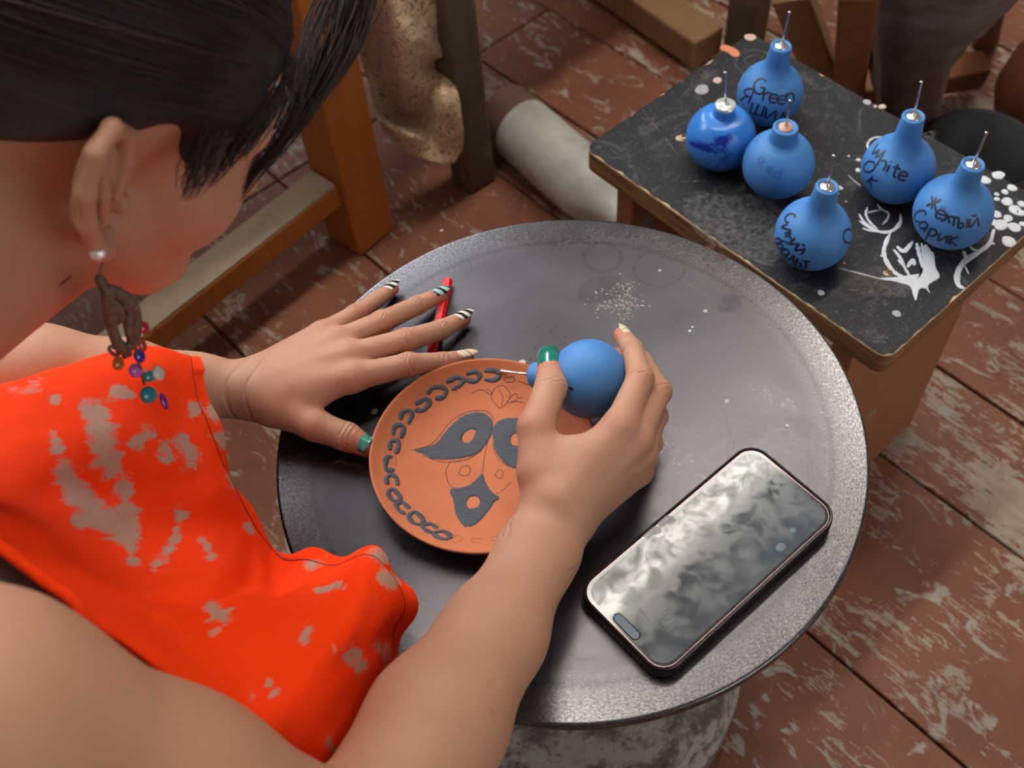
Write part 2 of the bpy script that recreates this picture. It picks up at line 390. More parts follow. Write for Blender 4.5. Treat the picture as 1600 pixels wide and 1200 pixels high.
for cx, cy, rx, ry in ((972, 452, .012, .007), (962, 476, .016, .005), (978, 492, .006, .005)): blob(D(cx, cy), rx, ry, .1, ZD + .00005, 'clay_smear', MAT['clay_patch'], wheel, .00005, wob=.35, n=40)
zring(D(942, 402), .0150, .0150, 0, .0030, 'ring_stain', MAT['dark_film'], wheel, ZD)
zring(D(1030, 420), .0200, .0185, 0, .0022, 'ring_stain', MAT['dark_film'], wheel, ZD)
zring(D(1114, 438), .0028, .0028, 0, .0012, 'ring_stain', MAT['clay_film'], wheel, ZD)
blob(D(940, 452), .022, .012, .2, ZD + .0001, 'clay_smear', MAT['dark_film'], wheel, .0001)
blob(D(1140, 475), .011, .008, .4, ZD + .0001, 'clay_smear', MAT['dark_film'], wheel, .0001)
for px, py, r in ((1110, 386, .0045), (1128, 402, .005)): blob(D(px, py), r, r * .8, .5, ZD + .0001, 'clay_smear', MAT['red_film'], wheel, .0001)
for px, py, r, mt in ((815, 567, .0032, 'pink_slip'), (585, 643, .0028, 'grey_slip'), (1078, 517, .0012, 'white_paint'), (1082, 511, .0009, 'white_paint'), (1229, 946, .0026, 'grey_slip'),
                      (1303, 870, .0026, 'grey_slip'), (1318, 866, .0022, 'grey_slip'), (1312, 882, .0022, 'grey_slip'), (1031, 423, .0014, 'grey_slip'), (1102, 486, .0018, 'grey_slip'),
                      (497, 557, .002, 'red_film'), (690, 360, .0015, 'grey_slip'), (1136, 627, .002, 'grey_slip'), (1230, 665, .0012, 'white_paint')):
    blob(D(px, py), r, r * .85, .4, ZD, 'slip_drop', MAT[mt], wheel, .0003)

# ------------------------------------------------------------------ terracotta plate
def terracotta():
    t = NT('terracotta'); v = t.pos(); k = t.noise(v, 45, 6, .6); f = t.noise(v, 500, 4, .7)
    c = t.mix(k, srgb(182, 98, 58), srgb(204, 122, 78)); c = t.mix(t.math('MULTIPLY', f, .25), c, srgb(168, 88, 54))
    t.p(Base_Color=c, Roughness=.78); t.bump(t.math('ADD', k, t.math('MULTIPLY', f, .4)), .12, .0008); return t.m
MAT['terracotta'] = terracotta()
def slip_mat():
    t = NT('dark_slip'); v = t.pos(); b_ = t.noise(t.mapv(v, rot=(0, 0, -.5), scale=(1, 6, 1)), 160, 5, .65, .9)
    t.p(Base_Color=t.mix(b_, srgb(52, 56, 66), srgb(84, 88, 98)), Roughness=.55); t.bump(b_, .8, .0012); return t.m
MAT['dark_slip'] = slip_mat()
MAT['pencil'] = simple('pencil_line', srgb(70, 42, 34), .8)
MAT['pencil_light'] = simple('faint_pencil_line', srgb(132, 76, 52), .8)
PC = np.array([-.0612, -.0215]); PC[0:2] += (D(700, 700, .02) - Z(700, 700, .47))[:2]; PR = .0780
PC = np.array([(D(578, 700, .02)[0] + PR), (D(720, 567, .02)[1] + D(735, 868, .02)[1]) / 2])
plate_prof = [(0, .0085), (.02, .0086), (.035, .0092), (.048, .0106), (.058, .0128), (.066, .0155), (.071, .0180), (.0745, .0205), (.0765, .0222), (.0778, .0228), (.0784, .0220), (.0782, .0205),
              (.0765, .0180), (.073, .0150), (.066, .0110), (.056, .0070), (.046, .0040), (.0445, .0010), (.043, .0002), (.038, .0002), (.036, .003), (0, .004)]
def ph(x, y):
    r = math.hypot(x - PC[0], y - PC[1])
    rr = [q[0] for q in plate_prof[:10]]; zz = [q[1] for q in plate_prof[:10]]
    return ZD + float(np.interp(r, rr, zz))
def OP(px, py):
    p = D(px, py, .012)
    for _ in range(6): p = Z(px, py, ph(p[0], p[1]))
    return p
def PN(p):
    e = .002; return unit([-(ph(p[0] + e, p[1]) - ph(p[0] - e, p[1])) / (2 * e), -(ph(p[0], p[1] + e) - ph(p[0], p[1] - e)) / (2 * e), 1])
plate = empty('plate', (PC[0], PC[1], ZD), 'terracotta plate with dark painted petals and a chain border', 'plate')
MB().lathe(plate_prof, (PC[0], PC[1], ZD), n=128).build('plate_body', MAT['terracotta'], plate, smooth=True)
pc = lambda q: (560 + q[0] * .275, 550 + q[1] * .275)
def petal(outer, hole, name):
    n, rg = 96, 14; o_ = closed_curve(outer, 400); h_ = closed_curve(hole, 200)
    c = np.mean(h_, 0)
    # pair the outlines by arc length from matching start angles
    def start(P, a0):
        a = np.arctan2(P[:, 1] - c[1], P[:, 0] - c[0]); i = int(np.argmin(np.abs((a - a0 + math.pi) % (2 * math.pi) - math.pi))); return np.roll(P, -i, 0)
    def ori(P): return P if np.sum(P[:, 0] * np.roll(P[:, 1], -1) - P[:, 1] * np.roll(P[:, 0], -1)) > 0 else P[::-1]
    o_, h_ = ori(o_), ori(h_); o_ = start(o_, 0); h_ = start(h_, 0)
    def byang(P):
        a = np.unwrap(np.arctan2(P[:, 1] - c[1], P[:, 0] - c[0])); return a - a[0]
    ao = np.linspace(0, 1, len(o_), endpoint=False); an = byang(o_); an = np.maximum.accumulate(an)
    hi = byang(h_); hi = np.maximum.accumulate(hi)
    vs = []; fs = []
    for k in range(n):
        s = k / n; i = int(s * len(o_)); po = o_[i]
        aa = an[i]; j = int(np.argmin(np.abs(hi - min(aa, hi[-1])))); phh = h_[j]
        for r_ in range(rg):
            f = r_ / (rg - 1); q = po * (1 - f) + phh * f
            q = q + np.random.randn(2) * (.6 if 0 < r_ < rg - 1 else 1.6)
            p = OP(*pc(q)); e = min(f, 1 - f) * rg
            vs.append(p + PN(p) * (.00005 + .0005 * min(1, e / 1.2)))
    for k in range(n):
        k2 = (k + 1) % n
        for r_ in range(rg - 1): fs.append((k * rg + r_, k2 * rg + r_, k2 * rg + r_ + 1, k * rg + r_ + 1))
    mobj(name, vs, fs, MAT['dark_slip'], plate, True)
petal([(318, 560), (380, 550), (440, 520), (490, 460), (550, 395), (620, 350), (690, 342), (740, 362), (762, 410), (755, 470), (725, 530), (670, 580), (590, 605), (490, 612), (420, 608), (365, 580)],
      [(590, 500), (600, 465), (640, 440), (665, 450), (655, 485), (625, 515)], 'painted_petal')
petal([(760, 450), (785, 400), (840, 378), (910, 378), (970, 400), (1020, 450), (1060, 540), (1075, 600), (1000, 640), (920, 660), (865, 655), (810, 610), (775, 550)],
      [(865, 500), (880, 470), (915, 465), (935, 490), (920, 525), (880, 530)], 'painted_petal')
petal([(705, 690), (725, 745), (760, 795), (800, 830), (775, 850), (740, 900), (690, 960), (625, 995), (580, 970), (550, 910), (540, 850), (522, 800), (530, 775), (580, 770), (630, 755), (680, 715)],
      [(615, 860), (635, 825), (670, 822), (690, 850), (675, 880), (630, 888)], 'painted_petal')
chain = [[(715, 108), (770, 106), (802, 132), (772, 160), (716, 156)], [(612, 126), (660, 112), (690, 135), (665, 166), (612, 160)], [(497, 172), (560, 145), (594, 156), (575, 190), (528, 213)],
         [(392, 240), (420, 206), (470, 200), (500, 220), (480, 256), (436, 266)], [(322, 298), (385, 266), (402, 290), (370, 330), (322, 330)],
         [(238, 385), (250, 345), (292, 335), (302, 365), (283, 408)], [(198, 472), (205, 425), (240, 415), (257, 440), (238, 490)], [(177, 556), (185, 510), (217, 505), (230, 535), (210, 577)],
         [(192, 592), (162, 600), (154, 640), (164, 672), (204, 668)], [(164, 752), (160, 715), (187, 698), (217, 718), (222, 757)], [(240, 822), (225, 850), (188, 836), (170, 802), (195, 780), (240, 822)],
         [(265, 918), (235, 905), (216, 868), (250, 856), (292, 888)], [(372, 952), (355, 980), (308, 968), (288, 932), (322, 910), (372, 952)], [(415, 1028), (380, 1010), (362, 985), (410, 978), (448, 1002)],
         [(530, 1050), (495, 1064), (446, 1050), (432, 1026), (490, 1022), (532, 1050)]]
for c_ in chain:
    P = catmull([pc(q) for q in c_], 44); wd = [.0036 * (1 + .16 * math.sin(i * .3 + c_[0][0])) * (.72 + .28 * min(1, min(i, 43 - i) / 3)) for i in range(44)]
    ribbon([OP(*q) for q in P], wd, .0001, PN, 'painted_loop', MAT['dark_slip'], plate, thick=.0007)
for c_ in [[(640, 236), (700, 215), (745, 240)], [(725, 210), (755, 225), (750, 245)], [(775, 205), (755, 260), (800, 320)], [(775, 205), (820, 190), (862, 240), (835, 300), (800, 320)], [(800, 215), (820, 260), (810, 310)], [(845, 280), (890, 235), (905, 265), (870, 285)], [(850, 290), (900, 282), (942, 288)], [(905, 262), (935, 262)],
           [(830, 150), (880, 140), (888, 165), (845, 172), (822, 150)], [(910, 165), (960, 185), (990, 195)], [(740, 490), (715, 600), (705, 690)], [(520, 625), (498, 680), (515, 750), (545, 772)], [(520, 620), (620, 610), (700, 560)], [(570, 690), (590, 652), (630, 650), (632, 690), (600, 705), (570, 690)],
           [(775, 700), (800, 668), (822, 690), (805, 720), (775, 700)], [(760, 520), (790, 600), (860, 655)], [(720, 740), (745, 790), (790, 805), (870, 740)], [(300, 560), (420, 520), (520, 400), (620, 340), (720, 335), (765, 370), (755, 400)], [(365, 590), (480, 625), (600, 615), (690, 570)]]:
    ribbon([OP(*q) for q in catmull([pc(q) for q in c_], 24)], .00042, .0001, PN, 'pencil_sketch', MAT['pencil'], plate, thick=.00008, seg=3)
for c_ in [[(540, 1048), (575, 1045), (590, 1065), (560, 1080), (530, 1075)], [(700, 1060), (650, 1062), (645, 1080), (700, 1085)], [(800, 1048), (760, 1050), (755, 1070), (800, 1072)], [(305, 330), (318, 325), (312, 360)], [(205, 590), (218, 620), (208, 650)], [(180, 690), (215, 700)], [(200, 775), (230, 780)], [(425, 985), (440, 970), (470, 990)]]:
    ribbon([OP(*q) for q in catmull([pc(q) for q in c_], 16)], .0004, .0001, PN, 'pencil_sketch', MAT['pencil_light'], plate, thick=.00008, seg=3)
ribbon([OP(*pc(q)) for q in catmull([(325, 245), (350, 238), (385, 242)], 10)], .003, .0001, PN, 'clay_smear', MAT['clay_film'], plate, thick=.0001)

# ------------------------------------------------------------------ red pen lying under the fingers
MAT['red'] = simple('red_plastic', srgb(226, 24, 26), .3)
pen = empty('pen', D(680, 520, 0), 'red plastic pen lying under the spread fingers', 'pen')
pa, pb = D(700, 438, .0042), D(668, 582, .0042)
MB().tube([pa, pa * .5 + pb * .5, pb], .0040, 6).build('barrel', MAT['red'], pen)
MB().tube([pb, pb + unit(pb - pa) * .012], [.0036, .0012], 6).build('tip', MAT['red'], pen)

# ------------------------------------------------------------------ phone
def screen_mat():
    t = NT('dark_glass_screen'); v = t.pos(); k = t.noise(v, 28, 5, .6, .8); f = t.noise(v, 75, 6, .65, .5)
    t.p(Base_Color=t.mix(k, (.040, .050, .062), (.10, .112, .128)), Specular_IOR_Level=.30, Roughness=t.math('ADD', t.ramp(k, [(.35, .03), (.7, .12)]), t.ramp(f, [(.40, 0.0), (.66, .16)])))
    t.p(Coat_Weight=.0); return t.m
MAT['screen'] = screen_mat()
MAT['case'] = simple('dark_maroon_case', srgb(34, 16, 20), .35)
MAT['steel_edge'] = simple('dark_metal_edge', srgb(120, 98, 104), .25, 1.0)
MAT['black_gloss'] = simple('black_gloss', (.004, .004, .005), .12)
MAT['screen_print'] = simple('screen_print', srgb(84, 92, 102), .4)
MAT['screen_icon'] = simple('screen_icon', srgb(84, 104, 118), .4)
def rrect(L, W, R_, n=10):
    out = []
    for cx, cy, a0 in ((L / 2 - R_, W / 2 - R_, 0), (-L / 2 + R_, W / 2 - R_, 90), (-L / 2 + R_, -W / 2 + R_, 180), (L / 2 - R_, -W / 2 + R_, 270)):
        for k in range(n + 1):
            a_ = math.radians(a0 + 90 * k / n); out.append((cx + R_ * math.cos(a_), cy + R_ * math.sin(a_)))
    return out
phc = [D(1171, 687.6, .013), D(1319, 804, .013), D(1035.5, 1061.5, .013), D(897, 923, .013)]
pcen = sum(phc) / 4; pl_ = unit((phc[0] + phc[1]) / 2 - (phc[2] + phc[3]) / 2); pw_ = np.cross([0, 0, 1.], pl_)
PHL, PHW = .1665, .0795
phone = empty('phone', (pcen[0], pcen[1], ZD), 'dark smartphone in a maroon case lying on the wheel', 'phone')
def PP(x, y, z): return np.array([pcen[0], pcen[1], ZD]) + pl_ * x + pw_ * y + np.array([0, 0, z])
def layers(rings, name, mat, cap0=True, cap1=True):
    vs = []; fs = []; n = None
    for L, W, R_, z in rings:
        q = rrect(L, W, R_); n = len(q); vs += [PP(x, y, z) for x, y in q]
    for r_ in range(len(rings) - 1):
        for k in range(n): fs.append((r_ * n + k, r_ * n + (k + 1) % n, (r_ + 1) * n + (k + 1) % n, (r_ + 1) * n + k))
    if cap0: fs.append(tuple(range(n))[::-1])
    if cap1: fs.append(tuple((len(rings) - 1) * n + k for k in range(n)))
    o = mobj(name, vs, fs, mat, phone); return o
L, W = PHL, PHW
layers([(L - .004, W - .004, .0125, 0), (L - .001, W - .001, .014, .0015), (L, W, .0145, .004), (L, W, .0145, .0105), (L - .0008, W - .0008, .0142, .0128), (L - .0020, W - .0020, .0136, .0134), (L - .0034, W - .0034, .0130, .0130), (L - .0040, W - .0040, .0126, .0118)], 'case', MAT['case'], cap1=False)
layers([(L - .0042, W - .0042, .0125, .0110), (L - .0042, W - .0042, .0125, .0119), (L - .0050, W - .0050, .0122, .0123), (L - .0060, W - .0060, .0118, .0123)], 'metal_frame', MAT['steel_edge'], cap1=False)
layers([(L - .0060, W - .0060, .0118, .0110), (L - .0060, W - .0060, .0118, .01225)], 'glass_border', MAT['black_gloss'])
layers([(L - .0095, W - .0095, .0105, .0120), (L - .0095, W - .0095, .0105, .01235)], 'screen', MAT['screen'])
def phone_px(px, py): return Z(px, py, ZD + .0124)
q0, q1 = phone_px(966, 966), phone_px(992, 992)
MAT['matte_black'] = simple('matte_black', (.004, .004, .005), .9, Specular_IOR_Level=.1); MAT['cutout_glass'] = simple('cutout_glass', srgb(110, 128, 146), .5)
def pill(wd, ext, mat, z, name):
    d_ = unit(q1 - q0); s_ = np.cross(zz, d_); L_ = np.linalg.norm(q1 - q0); pts = [q0 + d_ * L_ + d_ * wd * math.cos(t) + s_ * wd * math.sin(t) for t in np.linspace(math.pi / 2, -math.pi / 2, 12)] + [q0 - d_ * wd * math.cos(t) - s_ * wd * math.sin(t) for t in np.linspace(math.pi / 2, -math.pi / 2, 12)]
    mobj(name, [p + zz * z for p in pts], [tuple(range(len(pts)))[::-1]], MAT[mat], phone)
zz = np.array([0, 0, 1.])
pill(.0034, 0, 'matte_black', .0001, 'camera_cutout'); pill(.0027, 0, 'cutout_glass', .0002, 'camera_cutout')
MAT['smudge'] = dusty('dried_splash', srgb(170, 176, 180), .2, .5, 90, amax=.45)
for pl, w_ in (([(1006, 838), (1018, 830), (1034, 828)], .006), ([(1030, 822), (1040, 812), (1056, 814)], .006)):
    ribbon(catmull([phone_px(*p) for p in pl], 10), w_, .0001, UPN, 'dried_splash', MAT['smudge'], phone, .0001, taper=True)
# faint lock-screen print (clock digits and notification rows, seen upside down from here)
def strokes(polys, name, mat, parent, wid, fn, n=8, seg=3, thick=.00005, nrm=UPN):
    for pl in polys: ribbon(catmull([fn(*p) for p in pl], n) if len(pl) > 2 else [fn(*p) for p in pl], wid, .0001, nrm, name, mat, parent, thick, seg=seg)
strokes([[(1022, 965), (1040, 980)], [(1036, 956), (1045, 950), (1052, 958), (1046, 968), (1036, 966)], [(1028, 970), (1056, 950)], [(1042, 982), (1060, 966), (1052, 986)]], 'clock_digit', MAT['screen_print'], phone, .0006, phone_px)
for a_, b_ in (((1190, 796), (1228, 824)), ((1176, 806), (1222, 838)), ((1166, 816), (1206, 848)), ((1158, 826), (1198, 858)), ((1000, 952), (1016, 972))):
    pts = [(a_[0] + (b_[0] - a_[0]) * s + random.uniform(-1, 1), a_[1] + (b_[1] - a_[1]) * s + (1.4 if i % 2 else -1.4)) for i, s in enumerate(np.linspace(0, 1, 17))]
    strokes([pts[k:k + 4] for k in range(0, 16, 5)], 'notification_text', MAT['screen_print'], phone, .0004, phone_px, n=6)
for px, py, r in ((1220, 855, .0036), (1239, 829, .0026)): blob(phone_px(px, py), r, r * .8, .6, ZD + .0124, 'notification_icon', MAT['screen_icon'], phone, .0001, wob=.03)

# ------------------------------------------------------------------ bench with the black board
def board_mat():
    t = NT('black_laminate'); v = t.pos(); k = t.noise(v, 14, 6, .6, .8); s = t.noise(v, 420, 4, .8); d = t.noise(v, 30, 6, .75, 1.5)
    c = t.mix(k, srgb(22, 22, 25), srgb(36, 35, 39)); c = t.mix(t.ramp(s, [(.60, 0.0), (.72, .6)]), c, srgb(150, 148, 150)); c = t.mix(t.ramp(d, [(.54, 0.0), (.8, .45)]), c, srgb(130, 126, 132))
    t.p(Base_Color=c, Roughness=t.ramp(k, [(.3, .45), (.7, .62)]), Specular_IOR_Level=.3); t.bump(s, .1, .0006); return t.m
MAT['board'] = board_mat()
def ply_mat():
    t = NT('plywood_edge'); v = t.pos(); k = t.noise(t.mapv(v, scale=(1, 1, 8)), 18, 5, .6); t.p(Base_Color=t.ramp(k, [(.3, srgb(96, 60, 36)), (.6, srgb(138, 98, 60)), (.8, srgb(166, 128, 84))]), Roughness=.75); t.bump(k, .4, .001); return t.m
MAT['ply'] = ply_mat()
MAT['chip'] = simple('chipped_wood', srgb(214, 184, 146), .85, nz=.2, scale=200)
def bench_panel_mat():
    t = NT('brown_painted_panel'); v = t.pos(); k = t.noise(v, 9, 6, .6, .6); p_ = t.ramp(t.noise(v, 16, 4, .6), [(.66, 0.0), (.70, 1.0)])
    c = t.mix(k, srgb(132, 78, 50), srgb(166, 108, 74)); c = t.mix(p_, c, srgb(132, 140, 120)); t.p(Base_Color=c, Roughness=.6); t.bump(k, .2, .002); return t.m
MAT['panel'] = bench_panel_mat()
bA, bB, bD = Z(912, 230, ZB), Z(1163, 46, ZB), Z(1387, 562, ZB)
bu = unit(bD - bA); bv = np.array([-bu[1], bu[0], 0]); bL = float(np.dot(bD - bA, bu)); bW = float(np.dot(bB - bA, bv))
bench = empty('bench', tuple(bA + bu * bL / 2 + bv * bW / 2 - np.array([0, 0, ZB])), 'low bench with a chipped black board top and brown panel legs', 'bench')
def BP(u, v, z=ZB): q = bA + bu * u + bv * v; return np.array([q[0], q[1], z])
def outline(ins, n=8, rc=.012):
    out = []
    for cx, cy, a0 in ((bL - rc, bW - rc, 0), (rc, bW - rc, 90), (rc, rc, 180), (bL - rc, rc, 270)):
        for k in range(n + 1):
            a_ = math.radians(a0 + 90 * k / n); out.append((cx + (rc - ins) * math.cos(a_), cy + (rc - ins) * math.sin(a_)))
    # more points along the sides so the edge can be ragged
    res = []
    for k in range(len(out)):
        p, q = np.array(out[k]), np.array(out[(k + 1) % len(out)]); m_ = max(1, int(np.linalg.norm(q - p) / .004))
        for j in range(m_): res.append(p + (q - p) * j / m_)
    return res
o0 = outline(0); n_ = len(o0)
def rag(p, s): return mnoise.noise(Vector((p[0] * 160 + s, p[1] * 160, s))) * .0013 + max(0, mnoise.noise(Vector((p[0] * 70 + s, p[1] * 70, s * 2))) - .2) * .0055
cen = np.array([bL / 2, bW / 2])
top_ = [np.array(p) + unit(cen - p) * (.0006 + max(0, rag(p, 3.1))) for p in o0]
mobj('board_face', [BP(*p, ZB - .0016) for p in top_] + [BP(*p, ZB) for p in top_], [tuple(range(n_, 2 * n_))] + [(k, (k + 1) % n_, n_ + (k + 1) % n_, n_ + k) for k in range(n_)], MAT['board'], bench)
mobj('board_core', [BP(*p, ZB - .024) for p in o0] + [BP(*p, ZB - .0030) for p in o0] + [BP(*(p + unit(cen - p) * .0012), ZB - .0012) for p in map(np.array, o0)],
     [tuple(range(n_))[::-1]] + [(r_ * n_ + k, r_ * n_ + (k + 1) % n_, (r_ + 1) * n_ + (k + 1) % n_, (r_ + 1) * n_ + k) for r_ in (0, 1) for k in range(n_)] + [tuple(range(2 * n_, 3 * n_))], MAT['ply'], bench)
# splintered rim showing pale wood
rv = []; rf = []
for k in range(n_):
    p = np.array(o0[k]); d_ = unit(cen - p); wq = .0010 + max(0, rag(p, 3.1)) * 1.05 + .0006 * random.random()
    rv += [BP(*(p + d_ * .0002), ZB - .0030 - .002 * max(0, rag(p, 9.) * 200)), BP(*(p + d_ * .0004), ZB - .0009), BP(*(p + d_ * wq), ZB - .0004 + .0003 * random.random())]
for k in range(n_):
    k2 = (k + 1) % n_; rf += [(3 * k, 3 * k2, 3 * k2 + 1, 3 * k + 1), (3 * k + 1, 3 * k2 + 1, 3 * k2 + 2, 3 * k + 2)]
mobj('chipped_rim', rv, rf, MAT['chip'], bench)
zb = ZB - .024
for uu in (bL - .045, .045):
    c = BP(uu, bW / 2, zb / 2); MB().obb(c, (bu, bv, (0, 0, 1)), (.011, bW / 2 - .012, zb / 2)).build('panel_leg', MAT['panel'], bench, bevel=.002)
MB().obb(BP(bL / 2, bW / 2, zb - .05), (bu, bv, (0, 0, 1)), (bL / 2 - .056, .010, .05)).build('apron_board', MAT['panel'], bench, bevel=.002)
def OB(px, py): return Z(px, py, ZB)
s4 = lambda q: OB(1200 + q[0] * .25, 180 + q[1] * .25)
s3 = lambda q: OB(900 + q[0] * .4375, q[1] * .4375)
def bstroke(pl, w_, mat='white_paint', n=20, taper=True, jag=.25):
    P = catmull([s4(q) for q in pl], n); wd = [w_ * .25 / 1830 * (1 + jag * random.uniform(-1, 1)) * 1.1 for _ in range(n)]
    ribbon(P, wd, .0001, UPN, 'paint_trail', MAT[mat], bench, .0004, taper=taper)
for pl, w_ in (([(570, 618), (600, 668), (650, 708), (720, 732), (790, 715), (828, 665), (828, 618)], 24), ([(622, 575), (612, 620), (640, 672), (685, 712)], 16), ([(684, 558), (712, 590), (752, 612), (746, 650), (714, 685)], 14), ([(622, 610), (665, 600), (705, 592)], 12),
               ([(570, 660), (612, 690), (665, 716)], 14), ([(590, 706), (640, 722), (700, 730)], 14), ([(768, 728), (736, 800), (724, 862), (750, 932), (800, 990), (852, 1012)], 24), ([(700, 880), (728, 880)], 14), ([(724, 820), (742, 802)], 12),
               ([(786, 840), (822, 885), (850, 945), (885, 1005)], 20), ([(812, 905), (846, 940)], 16), ([(806, 820), (850, 850), (905, 790)], 26), ([(442, 955), (560, 986), (700, 1022), (820, 1040)], 9),
               ([(1412, 715), (1385, 800), (1322, 852), (1262, 890), (1212, 932), (1182, 1000), (1190, 1062), (1228, 1082)], 32), ([(1322, 852), (1282, 838), (1262, 818)], 16), ([(1385, 800), (1418, 805)], 18), ([(1240, 900), (1222, 850)], 22), ([(1230, 940), (1255, 995)], 10),
               ([(626, 216), (624, 176), (660, 142), (742, 136)], 14), ([(500, 375), (550, 420), (582, 442)], 6), ([(870, 952), (905, 905), (915, 940)], 22), ([(930, 800), (950, 880), (975, 970)], 26), ([(985, 810), (1000, 880), (1020, 960)], 34), ([(960, 800), (975, 880), (990, 990)], 16)): bstroke(pl, w_)
# broad brush smear
op = closed_curve([(880, 1000), (800, 1012), (700, 1020), (820, 1048), (888, 1072), (905, 1120), (925, 1158), (945, 1090), (985, 1085), (1012, 1112), (1002, 1062), (1072, 1012), (1048, 950), (1035, 862), (1005, 860), (1000, 940), (960, 985)], 90)
cc = np.array([930, 1030.]); vs = [s4(cc) + np.array([0, 0, .0006])]; fs = []
for sc, h in ((.5, .0006), (.92, .0005), (1., .0001)):
    for q in op: vs.append(s4(cc + (q - cc) * sc) + np.array([0, 0, h]))
for k in range(90):
    k2 = (k + 1) % 90; fs.append((0, 1 + k, 1 + k2))
    for r_ in range(2): fs.append((1 + r_ * 90 + k, 1 + (r_ + 1) * 90 + k, 1 + (r_ + 1) * 90 + k2, 1 + r_ * 90 + k2))
mobj('paint_smear', vs, fs, MAT['white_paint'], bench)
for x, y, r in ((565, 280, 15), (563, 345, 18), (505, 257, 9), (447, 455, 20), (433, 490, 10), (487, 540, 6), (1355, 405, 36), (1440, 375, 38), (1430, 495, 16), (1430, 525, 18), (1480, 480, 22), (1525, 455, 30), (1495, 540, 36), (1545, 592, 40), (1430, 620, 30), (1500, 645, 30), (1585, 555, 26), (1455, 685, 45), (1540, 700, 40), (1590, 680, 20), (1505, 790, 44), (1408, 670, 26), (1575, 610, 30)):
    a_ = s4((x, y)); b_ = s4((x + r, y)); rr = np.linalg.norm(b_ - a_); blob(a_, rr, rr * 1.05, random.random() * 3, ZB + .0001, 'paint_spot', MAT['white_paint'], bench, .0005)
for x, y, r, mt in ((450, 320, 25, 'grey_slip'), (505, 287, 16, 'pink_slip'), (622, 133, 20, 'pink_slip'), (370, 293, 16, 'clay_film'), (1040, 365, 14, 'grey_slip'), (1068, 380, 8, 'grey_slip'), (1094, 381, 13, 'pink_slip'), (1268, 482, 22, 'clay_film'), (375, 493, 17, 'pink_slip'), (875, 1046, 12, 'grey_slip'), (1145, 1120, 15, 'grey_slip'), (958, 940, 5, 'orange_slip'), (493, 265, 14, 'clay_film'), (460, 270, 18, 'clay_film'), (545, 400, 10, 'clay_film')):
    a_ = s3((x, y)); rr = np.linalg.norm(s3((x + r, y)) - a_); blob(a_, rr, rr * 1.05, random.random() * 3, ZB + .0001, 'paint_spot', MAT[mt], bench, .0004)
blob(s3((600, 800)), .052, .040, -.9, ZB + .0001, 'dried_puddle', MAT['clay_film'], bench, .0002, wob=.25, n=40)
blob(s3((1090, 1010)), .030, .016, -.5, ZB + .0001, 'dried_puddle', MAT['clay_film'], bench, .0002, wob=.3, n=40)
ribbon(catmull([s3(q) for q in ((515, 170), (535, 172), (562, 185), (575, 203))], 16), .010, .0001, UPN, 'paint_spot', MAT['orange_slip'], bench, .0003, taper=True)
for rr, w_ in ((.0195, .0030), (.0115, .0022)): zring(s3((640, 226)), rr, rr * 1.05, 0, w_, 'ring_stain', MAT['clay_film'], bench, ZB + .0001)
for pl in ([(380, 540), (440, 500), (470, 520)], [(240, 400), (300, 470), (370, 560)], [(180, 520), (210, 500), (250, 505)], [(330, 640), (400, 650), (460, 640)], [(960, 640), (1000, 660), (1020, 670)], [(430, 240), (480, 255), (520, 245)]):
    ribbon(catmull([s3(q) for q in pl], 14), .0022, .0001, UPN, 'scratch', MAT['clay_film'], bench, .0001, taper=True)
for px, py in ((1387, 427), (1068, 214)):
    c = OB(px, py); so = MB().lathe([(0, .0012), (.0036, .0011), (.0044, .0006), (.0046, 0), (0, -.004)], c, n=24).build('screw', simple('brass_screw', srgb(150, 130, 104), .4, .9), bench, smooth=True)
    for a_ in (.4, .4 + math.pi / 2): MB().obb(c + np.array([0, 0, .0012]), ((math.cos(a_), math.sin(a_), 0), (-math.sin(a_), math.cos(a_), 0), (0, 0, 1)), (.0025, .0004, .0002)).build('screw_slot', MAT['black_gloss'], so)

# ------------------------------------------------------------------ rubber bulbs
def rubber(name, c1, c2, rough=.55, stains=False):
    t = NT(name); v = t.objc(); k = t.noise(v, 40, 5, .6); f = t.noise(v, 700, 3, .7)
    c = t.mix(k, c1, c2)
    if stains:
        c = t.mix(t.ramp(t.noise(t.mapv(v, loc=(.3, .1, .2)), 30, 4, .55, .6), [(.60, 0.0), (.66, 1.0)]), c, srgb(22, 48, 150))
        c = t.mix(t.ramp(t.noise(t.mapv(v, loc=(4.3, .7, .2)), 48, 5, .6, .4), [(.64, 0.0), (.68, 1.0)]), c, srgb(120, 100, 92))
    else:
        c = t.mix(t.ramp(t.noise(t.mapv(v, loc=(1.7, 2.1, .4)), 60, 5, .65), [(.62, 0.0), (.8, .5)]), c, srgb(40, 84, 150))
    t.p(Base_Color=c, Roughness=rough, Specular_IOR_Level=.4); t.bump(f, .06, .0005); return t.m
MAT['rubber'] = rubber('blue_rubber', srgb(60, 118, 182), srgb(78, 136, 198))
MAT['rubber_stained'] = rubber('stained_blue_rubber', srgb(44, 116, 200), srgb(64, 136, 214), .25, True)
MAT['steel_needle'] = simple('needle_steel', (.62, .60, .57), .25, 1.0)
MAT['hub'] = simple('metal_hub', (.72, .72, .70), .28, 1.0)
MAT['pink_hub'] = simple('pinkish_hub', srgb(208, 160, 140), .5)
MAT['clear_hub'] = simple('clear_hub', (.8, .82, .82), .12, .55)
MAT['ink'] = simple('dark_marker_ink', srgb(30, 32, 60), .5)
MAT['ink_faint'] = simple('faded_marker_ink', srgb(56, 108, 176), .5)
BR = .0318
